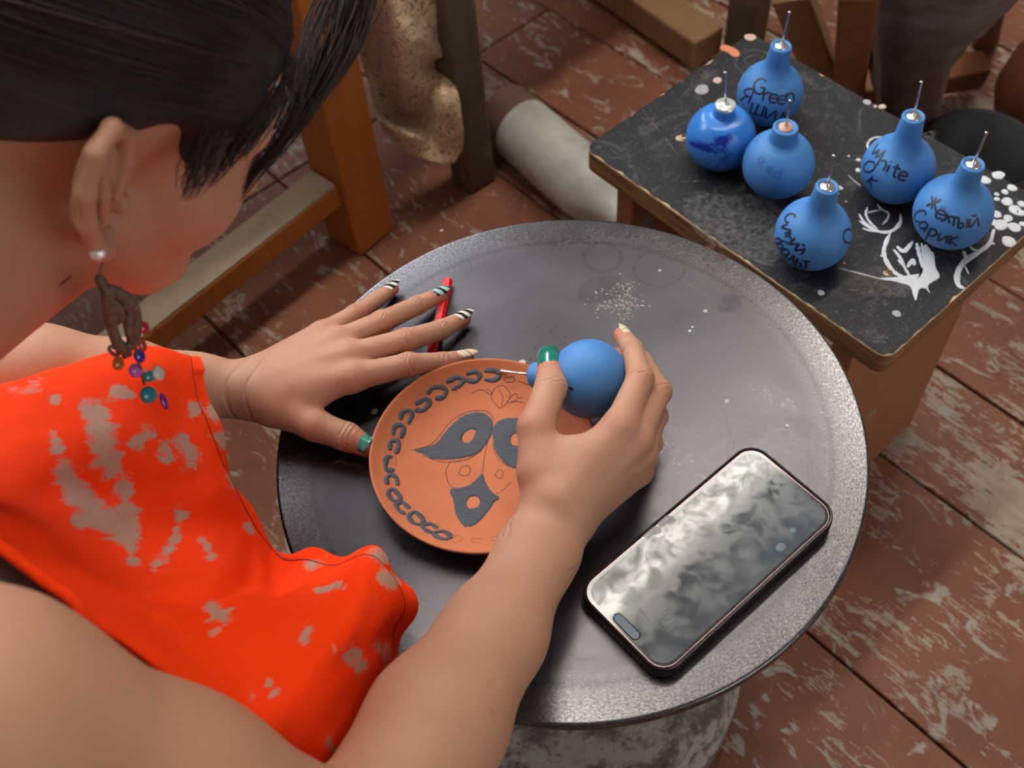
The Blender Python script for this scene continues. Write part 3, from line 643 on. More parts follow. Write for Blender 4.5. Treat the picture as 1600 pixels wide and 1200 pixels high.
def bulb_profile(r, hn, rn=.0098, round_=False):
    pts = [(0, -r * 1.0), (r * .25, -r * .965), (r * .38, -r * .92)] if round_ else [(0, -r * .93), (.010, -r * .935), (.016, -r * .90)]
    for a_ in range(-62, 56, 5): pts.append((r * math.cos(math.radians(a_)), r * math.sin(math.radians(a_)) * (.985)))
    a0 = pts[-1]
    # fillet to the neck
    for s in np.linspace(.12, 1, 9):
        z_ = a0[1] + (hn * .72 - a0[1]) * s; q = (1 - s) ** 2.2; pts.append((rn * 1.10 + (a0[0] - rn * 1.10) * q, z_))
    pts += [(rn, hn * .9), (rn * .99, hn - .0012), (rn * .93, hn), (rn * .80, hn + .0002), (rn * .72, hn - .001), (0, hn - .0015)]
    return pts
# single-stroke letters: unit box, y up
GL = {'G': [[(.9, .85), (.6, 1), (.2, .85), (.05, .45), (.3, .05), (.7, .05), (.9, .4), (.55, .42)]], 'r': [[(.15, .65), (.2, 0)], [(.2, .45), (.5, .65), (.8, .6)]],
      'e': [[(.1, .35), (.85, .4), (.75, .65), (.35, .65), (.1, .35), (.3, .02), (.8, .08)]], 'n': [[(.12, .65), (.15, 0)], [(.15, .45), (.5, .68), (.8, .5), (.82, 0)]],
      'Я': [[(.8, 0), (.82, 1), (.35, .98), (.15, .75), (.4, .5), (.8, .5)], [(.45, .5), (.05, 0)]], 'ш': [[(.05, .65), (.1, .02), (.45, .05)], [(.48, .65), (.46, .05), (.9, .03)], [(.92, .65), (.92, .0)]],
      'и': [[(.1, .65), (.12, .02), (.5, .3), (.85, .65)], [(.85, .65), (.88, 0)]], 'л': [[(.02, .02), (.3, .15), (.45, .65)], [(.45, .65), (.85, .0)]], 'й': [[(.1, .65), (.12, .02), (.5, .3), (.85, .65)], [(.85, .65), (.88, 0)], [(.3, .85), (.55, .8), (.75, .9)]],
      'W': [[(0, 1), (.2, .05), (.48, .7)], [(.48, .7), (.68, .0), (1, 1)]], 'h': [[(.15, 1), (.12, 0)], [(.12, .4), (.5, .6), (.75, .4), (.75, 0)]], 'i': [[(.4, .6), (.42, 0)], [(.4, .8), (.43, .88)]], 't': [[(.45, .95), (.42, .1), (.7, .02)], [(.15, .65), (.8, .66)]],
      'O': [[(.5, 1), (.1, .75), (.1, .25), (.5, 0), (.9, .3), (.88, .8), (.5, 1)]], 'к': [[(.15, .7), (.15, 0)], [(.8, .7), (.2, .35), (.8, 0)]], 'C': [[(.85, .85), (.5, 1), (.12, .65), (.2, .15), (.6, .0), (.9, .12)]],
      'н': [[(.12, .65), (.12, 0)], [(.12, .33), (.8, .36)], [(.8, .68), (.82, 0)]], 'б': [[(.85, 1), (.3, .8), (.12, .3), (.4, 0), (.8, .2), (.6, .5), (.2, .4)]], 'а': [[(.75, .6), (.35, .65), (.1, .3), (.4, .02), (.75, .3)], [(.75, .65), (.85, 0)]],
      'ь': [[(.2, .68), (.2, .02), (.7, .1), (.65, .35), (.2, .36)]], 'т': [[(.05, .66), (.9, .68)], [(.48, .66), (.48, 0)]], 'Ж': [[(.5, 1), (.5, 0)], [(.05, .95), (.5, .5), (.95, 1)], [(0, .05), (.5, .5), (1, 0)]], 'ё': [[(.1, .35), (.85, .4), (.75, .65), (.35, .65), (.1, .35), (.3, .02), (.8, .08)], [(.3, .86), (.33, .92)], [(.62, .86), (.65, .92)]],
      'ы': [[(.1, .68), (.1, .02), (.5, .1), (.45, .35), (.1, .36)], [(.85, .68), (.88, 0)]], 'р': [[(.15, .68), (.15, -.35)], [(.15, .6), (.55, .68), (.8, .45), (.55, .15), (.15, .2)]], 'R': [[(.12, 0), (.12, 1), (.7, .9), (.65, .55), (.15, .5)], [(.3, .5), (.85, 0)]], 'd': [[(.7, .55), (.3, .6), (.1, .25), (.4, 0), (.72, .25)], [(.75, 1), (.78, 0)]], 'о': [[(.5, .66), (.12, .5), (.14, .12), (.5, 0), (.85, .2), (.8, .55), (.5, .66)]]}
def ray_sphere(px, py, c, r):
    v = unit(ray(px, py)); oc = CAM - c; b_ = np.dot(oc, v); q = b_ * b_ - (np.dot(oc, oc) - r * r)
    if q < 0: t = -b_
    else: t = -b_ - math.sqrt(q)
    p = CAM + v * t; return c + unit(p - c) * r
def letter(ch, px, py, size, ang, c, r, parent, mat, wid=.0019):
    ca, sa = math.cos(math.radians(ang)), math.sin(math.radians(ang)); nrm = lambda p: unit(p - c)
    for pl in GL[ch]:
        P = []
        q = catmull(pl, max(6, 4 * len(pl))) if len(pl) > 2 else np.array([np.array(pl[0]) + (np.array(pl[1]) - np.array(pl[0])) * s for s in np.linspace(0, 1, 6)])
        for x, y in q:
            dx = (x - .5) * size * .85; dy = -(y - .4) * size
            P.append(ray_sphere(px + dx * ca - dy * sa, py + dx * sa + dy * ca, c, r))
        ribbon(P, wid, .0001, nrm, 'handwriting', MAT[mat], parent, .00012, seg=3)
def bulb(ctr, tip, needle, label, r=BR, mat='rubber', hub='hub', rn=.0098, hubr=.0062, text=(), c3=None, axis=None, hn=None, group='rubber bulbs on the bench', ntip=None):
    c = Z(*ctr, ZB + .0300) if c3 is None else np.array(c3)
    if axis is None:
        # the neck top lies on the ray through its pixel, above the bulb's centre
        v = unit(ray(*tip)); up = np.array([0, 0, 1.]); w0 = CAM - c; b_ = np.dot(v, up); d_ = np.dot(v, w0); e_ = np.dot(up, w0)
        t = (b_ * e_ - d_) / (1 - b_ * b_); q = CAM + v * t; axis = unit(q - c); hn = np.linalg.norm(q - c)
    o = empty('rubber_bulb', c, label, 'squeeze bulb', group)
    b_ = MB().lathe(bulb_profile(r, hn, rn, c3 is not None), c, axis, n=72).build('bulb_body', MAT[mat], o, smooth=True)
    b_.data.transform(Matrix.Translation(Vector(-c))); b_.location = Vector(c); b_.matrix_parent_inverse = Matrix.Translation(Vector(-c))
    top = c + axis * (hn - .001)
    MB().lathe([(0, -.002), (hubr, -.002), (hubr, .0008), (hubr * .82, .0016), (hubr * .45, .0020), (.0016, .0030), (.0012, .0052), (0, .0052)], top, axis, n=32).build('hub', MAT[hub], o, smooth=True)
    if ntip is None:
        nl = np.linalg.norm(np.array(needle) - np.array(tip)) / np.linalg.norm(proj(c + axis * (hn + .05))[:2] - proj(c + axis * hn)[:2]) * .05
        v = unit(ray(*needle)); w0 = CAM - top; b2 = np.dot(v, axis); t = (b2 * np.dot(axis, w0) - np.dot(v, w0)) / (1 - b2 * b2); ntip = CAM + v * t
    MB().tube([top, top + (ntip - top) * .5, ntip - (ntip - top) * .06, ntip - (ntip - top) * .03, ntip], [.0012, .0011, .0011, .0015, .0014], 10).build('needle', MAT['steel_needle'], o, smooth=True)
    for ch, px, py, sz, an in text: letter(ch, px, py, sz, an, c, r, o, 'ink' if 'faded' not in label else 'ink_faint')
    return o
T = 'rubber bulbs on the bench'
bulb((1203, 145), (1221, 71), (1234, 18), 'blue rubber bulb marked Green, farthest back on the board', BR * .97,
     text=[('G', 1187, 137, 25, 12), ('r', 1199, 150, 22, 12), ('e', 1209, 153, 20, 10), ('e', 1222, 155, 20, 6), ('n', 1235, 151, 20, 0), ('Я', 1167, 152, 22, 20), ('ш', 1184, 169, 26, 18), ('и', 1205, 177, 24, 12), ('л', 1224, 181, 24, 4)])
bulb((1126, 214), (1134, 163), (1133, 112), 'glossy blue bulb with dark blue stains and clear hub, leftmost on the board', BR, 'rubber_stained', 'clear_hub', rn=.0092, hubr=.0095)
bulb((1216, 256), (1228, 198), (1235, 156), 'blue rubber bulb with faded writing and a short neck with pinkish hub', BR, 'rubber', 'pink_hub', rn=.0112,
     text=[('R', 1189, 255, 15, 15), ('e', 1202, 264, 14, 15), ('d', 1216, 272, 18, 15)])
bulb((1403, 263), (1428, 181), (1440, 127), 'blue rubber bulb marked White, beside the yellow one', BR,
     text=[('W', 1371, 238, 19, 38), ('h', 1380, 255, 24, 30), ('i', 1390, 262, 22, 25), ('t', 1400, 268, 22, 20), ('e', 1411, 274, 20, 15), ('O', 1357, 262, 20, 45), ('к', 1364, 284, 20, 45)])
bulb((1489, 331), (1521, 256), (1542, 206), 'blue rubber bulb marked in Cyrillic for yellow, rightmost on the board', BR * 1.03,
     text=[('Ж', 1458, 319, 20, 25), ('ё', 1470, 334, 21, 22), ('л', 1480, 340, 20, 15), ('т', 1491, 345, 21, 10), ('ы', 1505, 348, 21, 3), ('й', 1522, 346, 21, -5), ('C', 1436, 338, 20, 50), ('а', 1444, 352, 20, 40), ('р', 1458, 364, 21, 25), ('и', 1474, 371, 20, 15), ('к', 1491, 375, 21, 10)])
bulb((1270, 365), (1293, 291), (1303, 242), 'blue rubber bulb marked in Cyrillic for cobalt blue, nearest the wheel', BR,
     text=[('C', 1233, 341, 17, 55), ('и', 1230, 357, 18, 65), ('н', 1236, 371, 18, 55), ('и', 1243, 380, 17, 45), ('й', 1251, 389, 18, 35), ('о', 1217, 377, 14, 65), ('б', 1221, 383, 18, 60), ('а', 1228, 394, 18, 50), ('л', 1239, 403, 18, 35), ('ь', 1249, 410, 18, 20), ('т', 1260, 413, 18, 8), ('C', 1325, 371, 22, 0)])
# the bulb in the hand
hb = D(921, 592, .050); hn_ = D(833, 586, .034); ax_ = unit(hn_ - hb)
held = bulb(None, None, None, 'blue rubber bulb held in the right hand over the plate', .0272, c3=hb, axis=ax_, hn=float(np.linalg.norm(hn_ - hb)), rn=.0092, hubr=.0040, group='rubber bulbs', ntip=OP(783, 581) + np.array([0, 0, .001]))
for ch in held.children:
    if ch.name.startswith('handwriting'): bpy.data.objects.remove(ch)
letter('C', 889, 610, 9, 60, hb, .0272, held, 'ink', .0018)
# ------------------------------------------------------------------ orange wooden chair behind the head
zz = np.array([0, 0, 1.])
def flat(p, z=0.0): return np.array([p[0], p[1], z])
pF, pR, pL = Z(565, 403, 0), Z(617, 357, 0), Z(512, 368, 0)
ce = unit(pL - pF); cs = np.array([-ce[1], ce[0], 0]);  cs = cs if np.dot(cs, pR - pF) > 0 else -cs      # chair axes on the floor
sa_, sb_ = Z(527, 296, .13), Z(262, 505, .13)
chair = empty('worktable', flat((pR + pL) / 2), 'long worktable on an orange-brown leg and weathered grey legs', 'table')
st_d = unit(flat(sb_ - sa_)); st_n = np.array([st_d[1], -st_d[0], 0])
st_n = st_n if st_n[1] > 0 else -st_n
pc0 = flat((pR + pL) / 2); hw = np.linalg.norm(flat(pR - pL)) / 2 / math.sqrt(2)
SEAT = .72; far = st_n * .38; wid = st_d * .48
def leg(base, lean=np.zeros(3), mat='orange_wood', h=SEAT - .02, half=None):
    half = half or hw; b0 = flat(base); t0 = b0 + np.array([0, 0, h]) + lean
    return MB().bar(b0, t0, 2 * half, 2 * half, up=cs).build('leg', MAT[mat], chair, bevel=.004)
for base in (pc0, pc0 + wid): leg(base)
MB().bar(pc0 + st_d * hw + np.array([0, 0, .112]), pc0 + wid + np.array([0, 0, .112]), .045, .036).build('stretcher', MAT['orange_wood'], chair, bevel=.003)
MAT['worn_top'] = wood('worn_pale_wood', srgb(150, 132, 112), srgb(176, 160, 140), srgb(120, 92, 64), wearamt=.55, rough=.7)
MB().bar(pc0 + st_d * (hw + .004) + np.array([0, 0, .1315]), pc0 + wid + np.array([0, 0, .1315]), .043, .003).build('worn_stretcher_face', MAT['worn_top'], chair)

# ------------------------------------------------------------------ weathered grey stool with the brocade cloth
g0, g1 = Z(736, 306, 0), Z(776, 281, 0); gd = unit(flat(g1 - g0)); gn = np.array([-gd[1], gd[0], 0]); gh = np.linalg.norm(g1 - g0) / 2
gb = flat((g0 + g1) / 2) + gn * gh
stool = chair
gt = Z(715, 20, .42); gt = gb + (gt - gb)
MB().bar(gb, gb + np.array([-.012, .02, .70]), 2 * gh, 2 * gh, up=gn).build('leg', MAT['grey_wood'], chair, bevel=.005)
FE = -.655                                            # front edge of the table top, measured across the planks
for l_, n0 in ((-.62, -1.27), (.12, -1.27), (.95, -1.27)):
    q = PV * l_ + PU * n0; MB().bar(q, q + np.array([0, 0, .70]), .05, .05, up=PU).build('leg', MAT['grey_wood'], chair, bevel=.004)
    MB().bar(PV * l_ + PU * -.70 + zz * .665, PV * l_ + PU * -1.27 + zz * .665, .04, .06).build('rail', MAT['grey_wood'], chair, bevel=.003)
for k in range(4):
    n0 = FE - .005 - .165 * k - .08; MB().obb(PV * .16 + PU * n0 + zz * .714, (PV, PU, zz), (1.12, .081, .014)).build('table_board', MAT['grey_wood'], chair, bevel=.003)

def brocade():
    t = NT('beige_brocade'); v = t.attr('cloth_uv', 'Vector')
    n1 = t.noise(t.pos(), 46, 1, .4, 1.0)
    ln = t.math('ABSOLUTE', t.math('SUBTRACT', t.math('FRACT', t.math('MULTIPLY', n1, 7.0)), .5)); pat = t.ramp(ln, [(.11, 1.0), (.20, 0.0)])
    wv = t.noise(t.mapv(v, scale=(200, 200, 1)), 1.0, 3)
    c = t.mix(t.math('MULTIPLY', wv, .5), srgb(226, 200, 164), srgb(202, 172, 134)); c = t.mix(t.math('MULTIPLY', pat, .85), c, srgb(142, 98, 60))
    t.p(Base_Color=c, Roughness=.5, Sheen_Weight=.3); t.bump(t.math('ADD', pat, t.math('MULTIPLY', wv, .3)), .3, .001); return t.m
MAT['brocade'] = brocade()
def sheet(net, nu, nv, name, mat, parent, noise_amp=0, noise_scale=20, thick=.0015, attrs=None, fold=None):
    """smooth cloth through a net of control points (rows x columns of 3-D points)"""
    net = np.array(net, float); rows = np.array([catmull(r, nv) for r in net]); g = np.array([catmull(rows[:, j], nu) for j in range(nv)]).transpose(1, 0, 2)
    if noise_amp or fold is not None:
        du = np.gradient(g, axis=0); dv = np.gradient(g, axis=1); nn = np.cross(du, dv); nn /= np.linalg.norm(nn, axis=2, keepdims=True) + 1e-12
        if fold is not None: g = g + nn * fold(nu, nv)[..., None]
        if noise_amp:
            q = np.array([[mnoise.fractal(Vector(g[i, j] * noise_scale), 1.0, 2.0, 3) for j in range(nv)] for i in range(nu)]); g = g + nn * (q * noise_amp)[..., None]
    fs = [(i * nv + j, (i + 1) * nv + j, (i + 1) * nv + j + 1, i * nv + j + 1) for i in range(nu - 1) for j in range(nv - 1)]
    o = mobj(name, g.reshape(-1, 3), fs, mat, parent, True)
    a = o.data.attributes.new('cloth_uv', 'FLOAT_VECTOR', 'POINT')
    uv = np.zeros((nu, nv, 3)); ul = np.linalg.norm(np.diff(g, axis=0), axis=2).mean(1).sum(); vl = np.linalg.norm(np.diff(g, axis=1), axis=2).mean(0).sum()
    uv[..., 0] = np.linspace(0, ul * 10, nu)[:, None]; uv[..., 1] = np.linspace(0, vl * 10, nv)[None]
    a.data.foreach_set('vector', uv.reshape(-1).astype(np.float32))
    if attrs:
        for k, fn in attrs.items():
            at_ = o.data.attributes.new(k, 'FLOAT', 'POINT'); at_.data.foreach_set('value', np.asarray(fn(g.reshape(-1, 3)), np.float32))
    if thick:
        md = o.modifiers.new('thickness', 'SOLIDIFY'); md.thickness = thick; md.offset = 0
    return o, g
yc = gb[1] - .02
cl = lambda px, py, dy=0.0: Y(px, py, yc + dy)
brocade_cloth = empty('brocade_cloth', cl(650, 240), 'beige patterned brocade cloth hanging in folds beside the grey post', 'cloth')
net = [[cl(520, -60, .10), cl(575, -60, .02), cl(600, -50, -.03), cl(650, -50, .0), cl(720, -60, .03)],
       [cl(535, 20, .09), cl(572, 10, .03), cl(612, 10, -.04), cl(655, 20, -.01), cl(700, 40, .03)],
       [cl(560, 80, .08), cl(590, 80, .05), cl(622, 70, -.045), cl(672, 70, -.01), cl(702, 98, .03)],
       [cl(575, 130, .06), cl(602, 135, .05), cl(628, 110, -.02), cl(680, 105, .03), cl(704, 104, .02)],
       [cl(585, 170, .02), cl(620, 190, .04), cl(650, 175, .015), cl(688, 150, -.03), cl(718, 160, -.02)],
       [cl(592, 190, -.02), cl(640, 208, -.05), cl(668, 205, -.02), cl(690, 205, -.04), cl(724, 205, -.03)],
       [cl(600, 205, .0), cl(640, 238, -.035), cl(672, 252, -.05), cl(705, 256, -.045), cl(723, 235, -.03)]]
sheet(net, 90, 70, 'draped_fabric', MAT['brocade'], brocade_cloth, .0022, 30)
MAT['glint'] = simple('gold_thread', srgb(220, 180, 90), .3, .6)

# ------------------------------------------------------------------ pale stoneware bottle on the floor
ja, jb = Z(787, 176, .047), Z(952, 322, .047); jd = unit(flat(jb - ja)); jl = np.linalg.norm(flat(jb - ja))
def jug_mat():
    t = NT('pale_glaze'); v = t.pos(); k = t.noise(v, 22, 6, .6); t.p(Base_Color=t.ramp(k, [(.3, srgb(176, 176, 168)), (.6, srgb(202, 203, 196)), (.8, srgb(180, 170, 154))]), Roughness=.45); return t.m
MAT['glaze'] = jug_mat(); MAT['bare_clay'] = simple('bare_brown_clay', srgb(112, 84, 72), .5, nz=.15, scale=30)
jug = empty('bottle', flat(ja + jd * jl / 2), 'pale glazed stoneware bottle lying on the floorboards', 'bottle')
jr = .0465
MB().lathe([(0, -.002), (jr * .8, -.002), (jr * .97, .0), (jr, .004), (jr, .046)], flat(ja, jr), jd, n=64).build('unglazed_base', MAT['bare_clay'], jug, smooth=True)
MB().lathe([(jr - .001, .044), (jr * 1.01, .045), (jr * 1.01, .14), (jr * 1.0, jl * .80), (jr * .92, jl * .88), (jr * .74, jl * .96), (jr * .55, jl * 1.02), (jr * .48, jl * 1.08), (jr * .47, jl * 1.25), (jr * .52, jl * 1.28), (jr * .50, jl * 1.30), (jr * .4, jl * 1.29), (jr * .38, jl * 1.1), (0, jl * 1.05)], flat(ja, jr), jd, n=64).build('glazed_body', MAT['glaze'], jug, smooth=True)
blk = Z(785, 248, 0)
sc_ = MB().obb(flat(blk, .03), (unit((1, .4, 0)), unit((-.4, 1, 0)), (0, 0, 1)), (.012, .010, .03)).build('wood_block', MAT['grey_wood'], None, bevel=.002)
tag(sc_, 'small wooden block standing between the grey post and the bottle', 'block')

# ------------------------------------------------------------------ trestle at the top edge
ta, tb = Z(1108, 62, .05), Z(930, -60, .05); td = unit(flat(tb - ta)); tn = np.array([-td[1], td[0], 0])
tr = chair
MB().bar(flat(ta, .035), flat(ta + td * .5, .035), .062, .05).build('foot_beam', MAT['tan_wood'], tr, bevel=.005)
MB().bar(flat(ta, .0) + td * -.03 + tn * -.045, flat(ta, .70) + td * -.03 + tn * -.045, .045, .045, up=td).build('post', MAT['grey_wood'], tr, bevel=.004)

# ------------------------------------------------------------------ chair at the upper right with the brown cloth
fchair = empty('chair', Z(1340, 170, 0), 'brown wooden chair half hidden under a brown cloth', 'chair')
def pole(pa_, pb_, za, zb_, w_, h_, name, mat, parent):
    a_, b_ = Z(*pa_, za), Z(*pb_, zb_); return MB().bar(a_, b_, w_, h_, up=(.3, 1, .2)).build(name, MAT[mat], parent, bevel=.004)
pole((1322, 170), (1345, -30), 0, .40, .042, .042, 'leg', 'brown_wood', fchair)
pole((1310, 175), (1235, -15), .0, .30, .045, .03, 'brace', 'tan_wood', fchair)
pole((1540, 60), (1560, -60), 0, .30, .036, .036, 'leg', 'brown_wood', fchair)
pole((1330, -170), (1650, -170), .42, .42, .16, .022, 'seat', 'brown_wood', fchair)
pole((1340, 140), (1535, 108), .06, .06, .04, .04, 'stretcher', 'brown_wood', fchair)
def brown_cloth():
    t = NT('brown_cloth'); v = t.pos(); k = t.noise(v, 12, 5); f = t.noise(v, 400, 3); t.p(Base_Color=t.mix(k, srgb(72, 42, 28), srgb(88, 56, 42)), Roughness=.6, Sheen_Weight=.25); t.bump(f, .15, .0006); return t.m
MAT['brown_cloth'] = brown_cloth()
bc = empty('brown_cloth', Z(1420, 190, .02), 'dark brown cloth hanging over the far chair', 'cloth')
q = lambda px, py, z: Z(px, py, z)
net = [[q(1348, -70, .45), q(1368, -60, .46), q(1380, -55, .42), q(1450, -50, .45), q(1540, -50, .46), q(1640, -60, .45)],
       [q(1349, 0, .36), q(1366, 0, .38), q(1378, 0, .33), q(1440, 0, .36), q(1530, 0, .38), q(1595, -5, .36)],
       [q(1352, 60, .26), q(1366, 60, .285), q(1376, 60, .23), q(1430, 60, .25), q(1500, 58, .27), q(1540, 50, .26)],
       [q(1360, 110, .18), q(1368, 110, .205), q(1376, 112, .16), q(1420, 120, .17), q(1472, 110, .19), q(1492, 100, .18)],
       [q(1368, 150, .12), q(1372, 155, .14), q(1378, 160, .10), q(1415, 180, .10), q(1458, 170, .12), q(1474, 150, .12)],
       [q(1374, 200, .05), q(1378, 205, .06), q(1384, 215, .03), q(1410, 230, .03), q(1450, 225, .05), q(1464, 205, .05)]]
sheet(net, 80, 80, 'draped_fabric', MAT['brown_cloth'], bc, .004, 16)
pot = empty('clay_pot', flat(Z(1612, 195, .09)) + np.array([.06, .05, 0]), 'dark brown clay pot at the right edge behind the bench', 'pot')
pz = Z(1612, 195, .09) + np.array([.06, .05, 0])
MB().lathe([(0, -.09), (.05, -.09), (.075, -.05), (.088, .0), (.080, .045), (.055, .075), (.05, .085), (.058, .095), (.052, .095), (.045, .08), (0, .06)], (pz[0], pz[1], .09), n=64).build('pot_body', simple('dark_clay', srgb(104, 54, 34), .55, nz=.15, scale=20), pot, smooth=True)
pz2 = Z(1565, 250, .05)
bk = empty('bucket', (pz2[0] - .05, pz2[1] - .03, 0), 'black tub on the floor beside the clay pot', 'tub')
MB().lathe([(0, .004), (.055, .004), (.058, 0), (.06, .0), (.072, .10), (.075, .10), (.075, .106), (.069, .106), (.056, .012), (0, .012)], (pz2[0] - .05, pz2[1] - .03, 0), n=64).build('tub_wall', simple('black_plastic', (.012, .012, .013), .5), bk, smooth=True)
HEAD_YAW, HEAD_PITCH, HEAD_ROLL = .47, .72, 0.0
BODY_VOX = .0016
# ------------------------------------------------------------------ signed-distance modelling of the figure
class RC:      # tapered capsule, optionally flattened by s along n
    def __init__(s, a, b, r1, r2, n=None, sq=1.0):
        s.a = np.array(a, float); s.b = np.array(b, float); s.r1, s.r2 = r1, r2; s.n = None if n is None else unit(n); s.s = sq
        s.bc = (s.a + s.b) / 2; s.br = np.linalg.norm(s.b - s.a) / 2 + max(r1, r2)
        if s.n is not None: s.b = s.b + s.n * np.dot(s.b - s.a, s.n) * (sq - 1); s.n32 = s.n.astype(np.float32)
        s.a32 = s.a.astype(np.float32); ab = s.b - s.a; s.ab32 = ab.astype(np.float32); s.iL = np.float32(1 / max(np.dot(ab, ab), 1e-12))
        s.r1 = np.float32(r1); s.r2 = np.float32(r2); s.s = np.float32(sq)
    def __call__(s, P):
        p = P - s.a32
        if s.n is not None: p = p + np.outer(p @ s.n32, s.n32) * np.float32(s.s - 1)
        ab = s.ab32; t = np.clip(p @ ab * s.iL, 0, 1)
        q = p - t[:, None] * ab; d = np.sqrt(np.einsum('ij,ij->i', q, q)) - (s.r1 + (s.r2 - s.r1) * t)
        return d / s.s if s.n is not None else d
class EL:      # ellipsoid with axes (rows) and radii
    def __init__(s, c, ax, r): s.c = np.array(c, float); s.ax = np.array([unit(a) for a in ax]); s.r = np.array(r, float); s.bc = s.c; s.br = float(max(r))
    def __call__(s, P):
        q = (P - s.c.astype(np.float32)) @ s.ax.T.astype(np.float32); q = q / s.r.astype(np.float32); k0 = np.sqrt(np.einsum('ij,ij->i', q, q)); q = q / s.r.astype(np.float32); k1 = np.sqrt(np.einsum('ij,ij->i', q, q)); return k0 * (k0 - 1) / np.maximum(k1, 1e-9)
def smin(a, b, k):
    k = np.float32(k); c = np.maximum(k - np.abs(a - b), 0); return np.minimum(a, b) - c * c * (np.float32(.25) / k)
def smax(a, b, k): return -smin(-a, -b, k)
class U:       # smooth union; members far from the points asked about are skipped
    def __init__(s, k, *it): s.k = k; s.it = list(it)
    def __call__(s, P):
        S_ = P[::17]; lo, hi = S_.min(0), S_.max(0); pc_, pr_ = (lo + hi) / 2, np.linalg.norm(hi - lo) / 2 + .004; d = None; best = None
        for q in s.it:
            if hasattr(q, 'bc'):
                gap = np.linalg.norm(q.bc - pc_) - q.br - pr_
                if gap > max(.025, s.k):
                    if best is None or gap < best[0]: best = (gap, q)
                    continue
            v = q(P); d = v if d is None else smin(d, v, s.k)
        return best[1](P) if d is None else d
class CUT:     # smooth subtraction
    def __init__(s, k, a, *b): s.k = k; s.a = a; s.b = b
    def __call__(s, P):
        d = s.a(P)
        for q in s.b: d = smax(d, -q(P), s.k)
        return d
def chain(pts, rad, k=.003, n=None, sq=1.0):
    return U(k, *[RC(pts[i], pts[i + 1], rad[i], rad[i + 1], n, sq) for i in range(len(pts) - 1)])
def surface(sdf, lo, hi, h, B=10, margin=1.12, parts=None):
    """sparse surface nets; parts = list of (sdf, centre, radius) is not needed, everything is evaluated block by block"""
    lo = np.array(lo, float); nb = np.ceil((np.array(hi) - lo) / (h * B)).astype(int); bs = h * B
    ii = np.stack(np.meshgrid(*[np.arange(n) for n in nb], indexing='ij'), -1).reshape(-1, 3)
    cen = lo + (ii + .5) * bs; d = np.concatenate([sdf(cen[k:k + 60000]) for k in range(0, len(cen), 60000)])
    keep = ii[np.abs(d) < bs * .87 * margin + .0015]
    N = nb * B + 2; loc = np.stack(np.meshgrid(*[np.arange(B + 1)] * 3, indexing='ij'), -1).reshape(-1, 3)
    gid = lambda c: (c[..., 0] * N[1] + c[..., 1]) * N[2] + c[..., 2]
    VI, VP, QD = [], [], []
    CH = 10; keep = keep[np.lexsort((keep[:, 2] // 3, keep[:, 1] // 3, keep[:, 0] // 3))]
    off = np.array([[x, y, z] for x in (0, 1) for y in (0, 1) for z in (0, 1)])
    edges = [(a, b) for a in range(8) for b in range(a + 1, 8) if np.abs(off[a] - off[b]).sum() == 1]
    for k in range(0, len(keep), CH):
        blk = keep[k:k + CH]; pts = (blk[:, None, :] * B + loc[None]); m_ = len(blk)
        val = sdf((lo + pts.reshape(-1, 3) * h).astype(np.float32)).reshape(m_, B + 1, B + 1, B + 1); ins = val < 0
        cnt = sum(ins[:, x:B + x, y:B + y, z:B + z].astype(np.int8) for x, y, z in off); act = np.argwhere((cnt > 0) & (cnt < 8))
        if len(act):
            cv = np.stack([val[act[:, 0], act[:, 1] + o_[0], act[:, 2] + o_[1], act[:, 3] + o_[2]] for o_ in off], 1)
            acc = np.zeros((len(act), 3)); num = np.zeros(len(act))
            for a, b in edges:
                va, vb = cv[:, a], cv[:, b]; cr = (va < 0) != (vb < 0); t = np.where(cr, va / np.where(cr, va - vb, 1), 0)
                acc += np.where(cr[:, None], off[a] + (off[b] - off[a]) * t[:, None], 0); num += cr
            cell = blk[act[:, 0]] * B + act[:, 1:]; VI.append(gid(cell)); VP.append(lo + (cell + acc / num[:, None]) * h)
        for ax in range(3):
            u, v = [(1, 2), (2, 0), (0, 1)][ax]; e = np.eye(3, dtype=int)
            a = ins[:, :B, :B, :B]; sl = [slice(0, B)] * 3; sl[ax] = slice(1, B + 1); b = ins[(slice(None), *sl)]
            ed = np.argwhere(a != b)
            if not len(ed): continue
            base = blk[ed[:, 0]] * B + ed[:, 1:]; fl_ = a[ed[:, 0], ed[:, 1], ed[:, 2], ed[:, 3]]
            c0, c1, c2, c3 = base - e[u] - e[v], base - e[v], base, base - e[u]
            qd = np.stack([gid(c0), gid(c1), gid(c2), gid(c3)], 1); qd[~fl_] = qd[~fl_][:, ::-1]; QD.append(qd)
    VI = np.concatenate(VI); VP = np.concatenate(VP); QD = np.concatenate(QD)
    o_ = np.argsort(VI); VI = VI[o_]; VP = VP[o_]; ix = np.searchsorted(VI, QD); ix = np.clip(ix, 0, len(VI) - 1); ok = (VI[ix] == QD).all(1)
    return VP, ix[ok]
def npmesh(name, V, Q, mat, parent):
    me = bpy.data.meshes.new(name); me.vertices.add(len(V)); me.vertices.foreach_set('co', V.astype(np.float32).reshape(-1))
    me.loops.add(Q.size); me.loops.foreach_set('vertex_index', Q.reshape(-1).astype(np.int32)); me.polygons.add(len(Q))
    me.polygons.foreach_set('loop_start', np.arange(0, Q.size, 4, dtype=np.int32)); me.update(calc_edges=True); me.validate()
    return meobj(name, me, mat, parent, True)

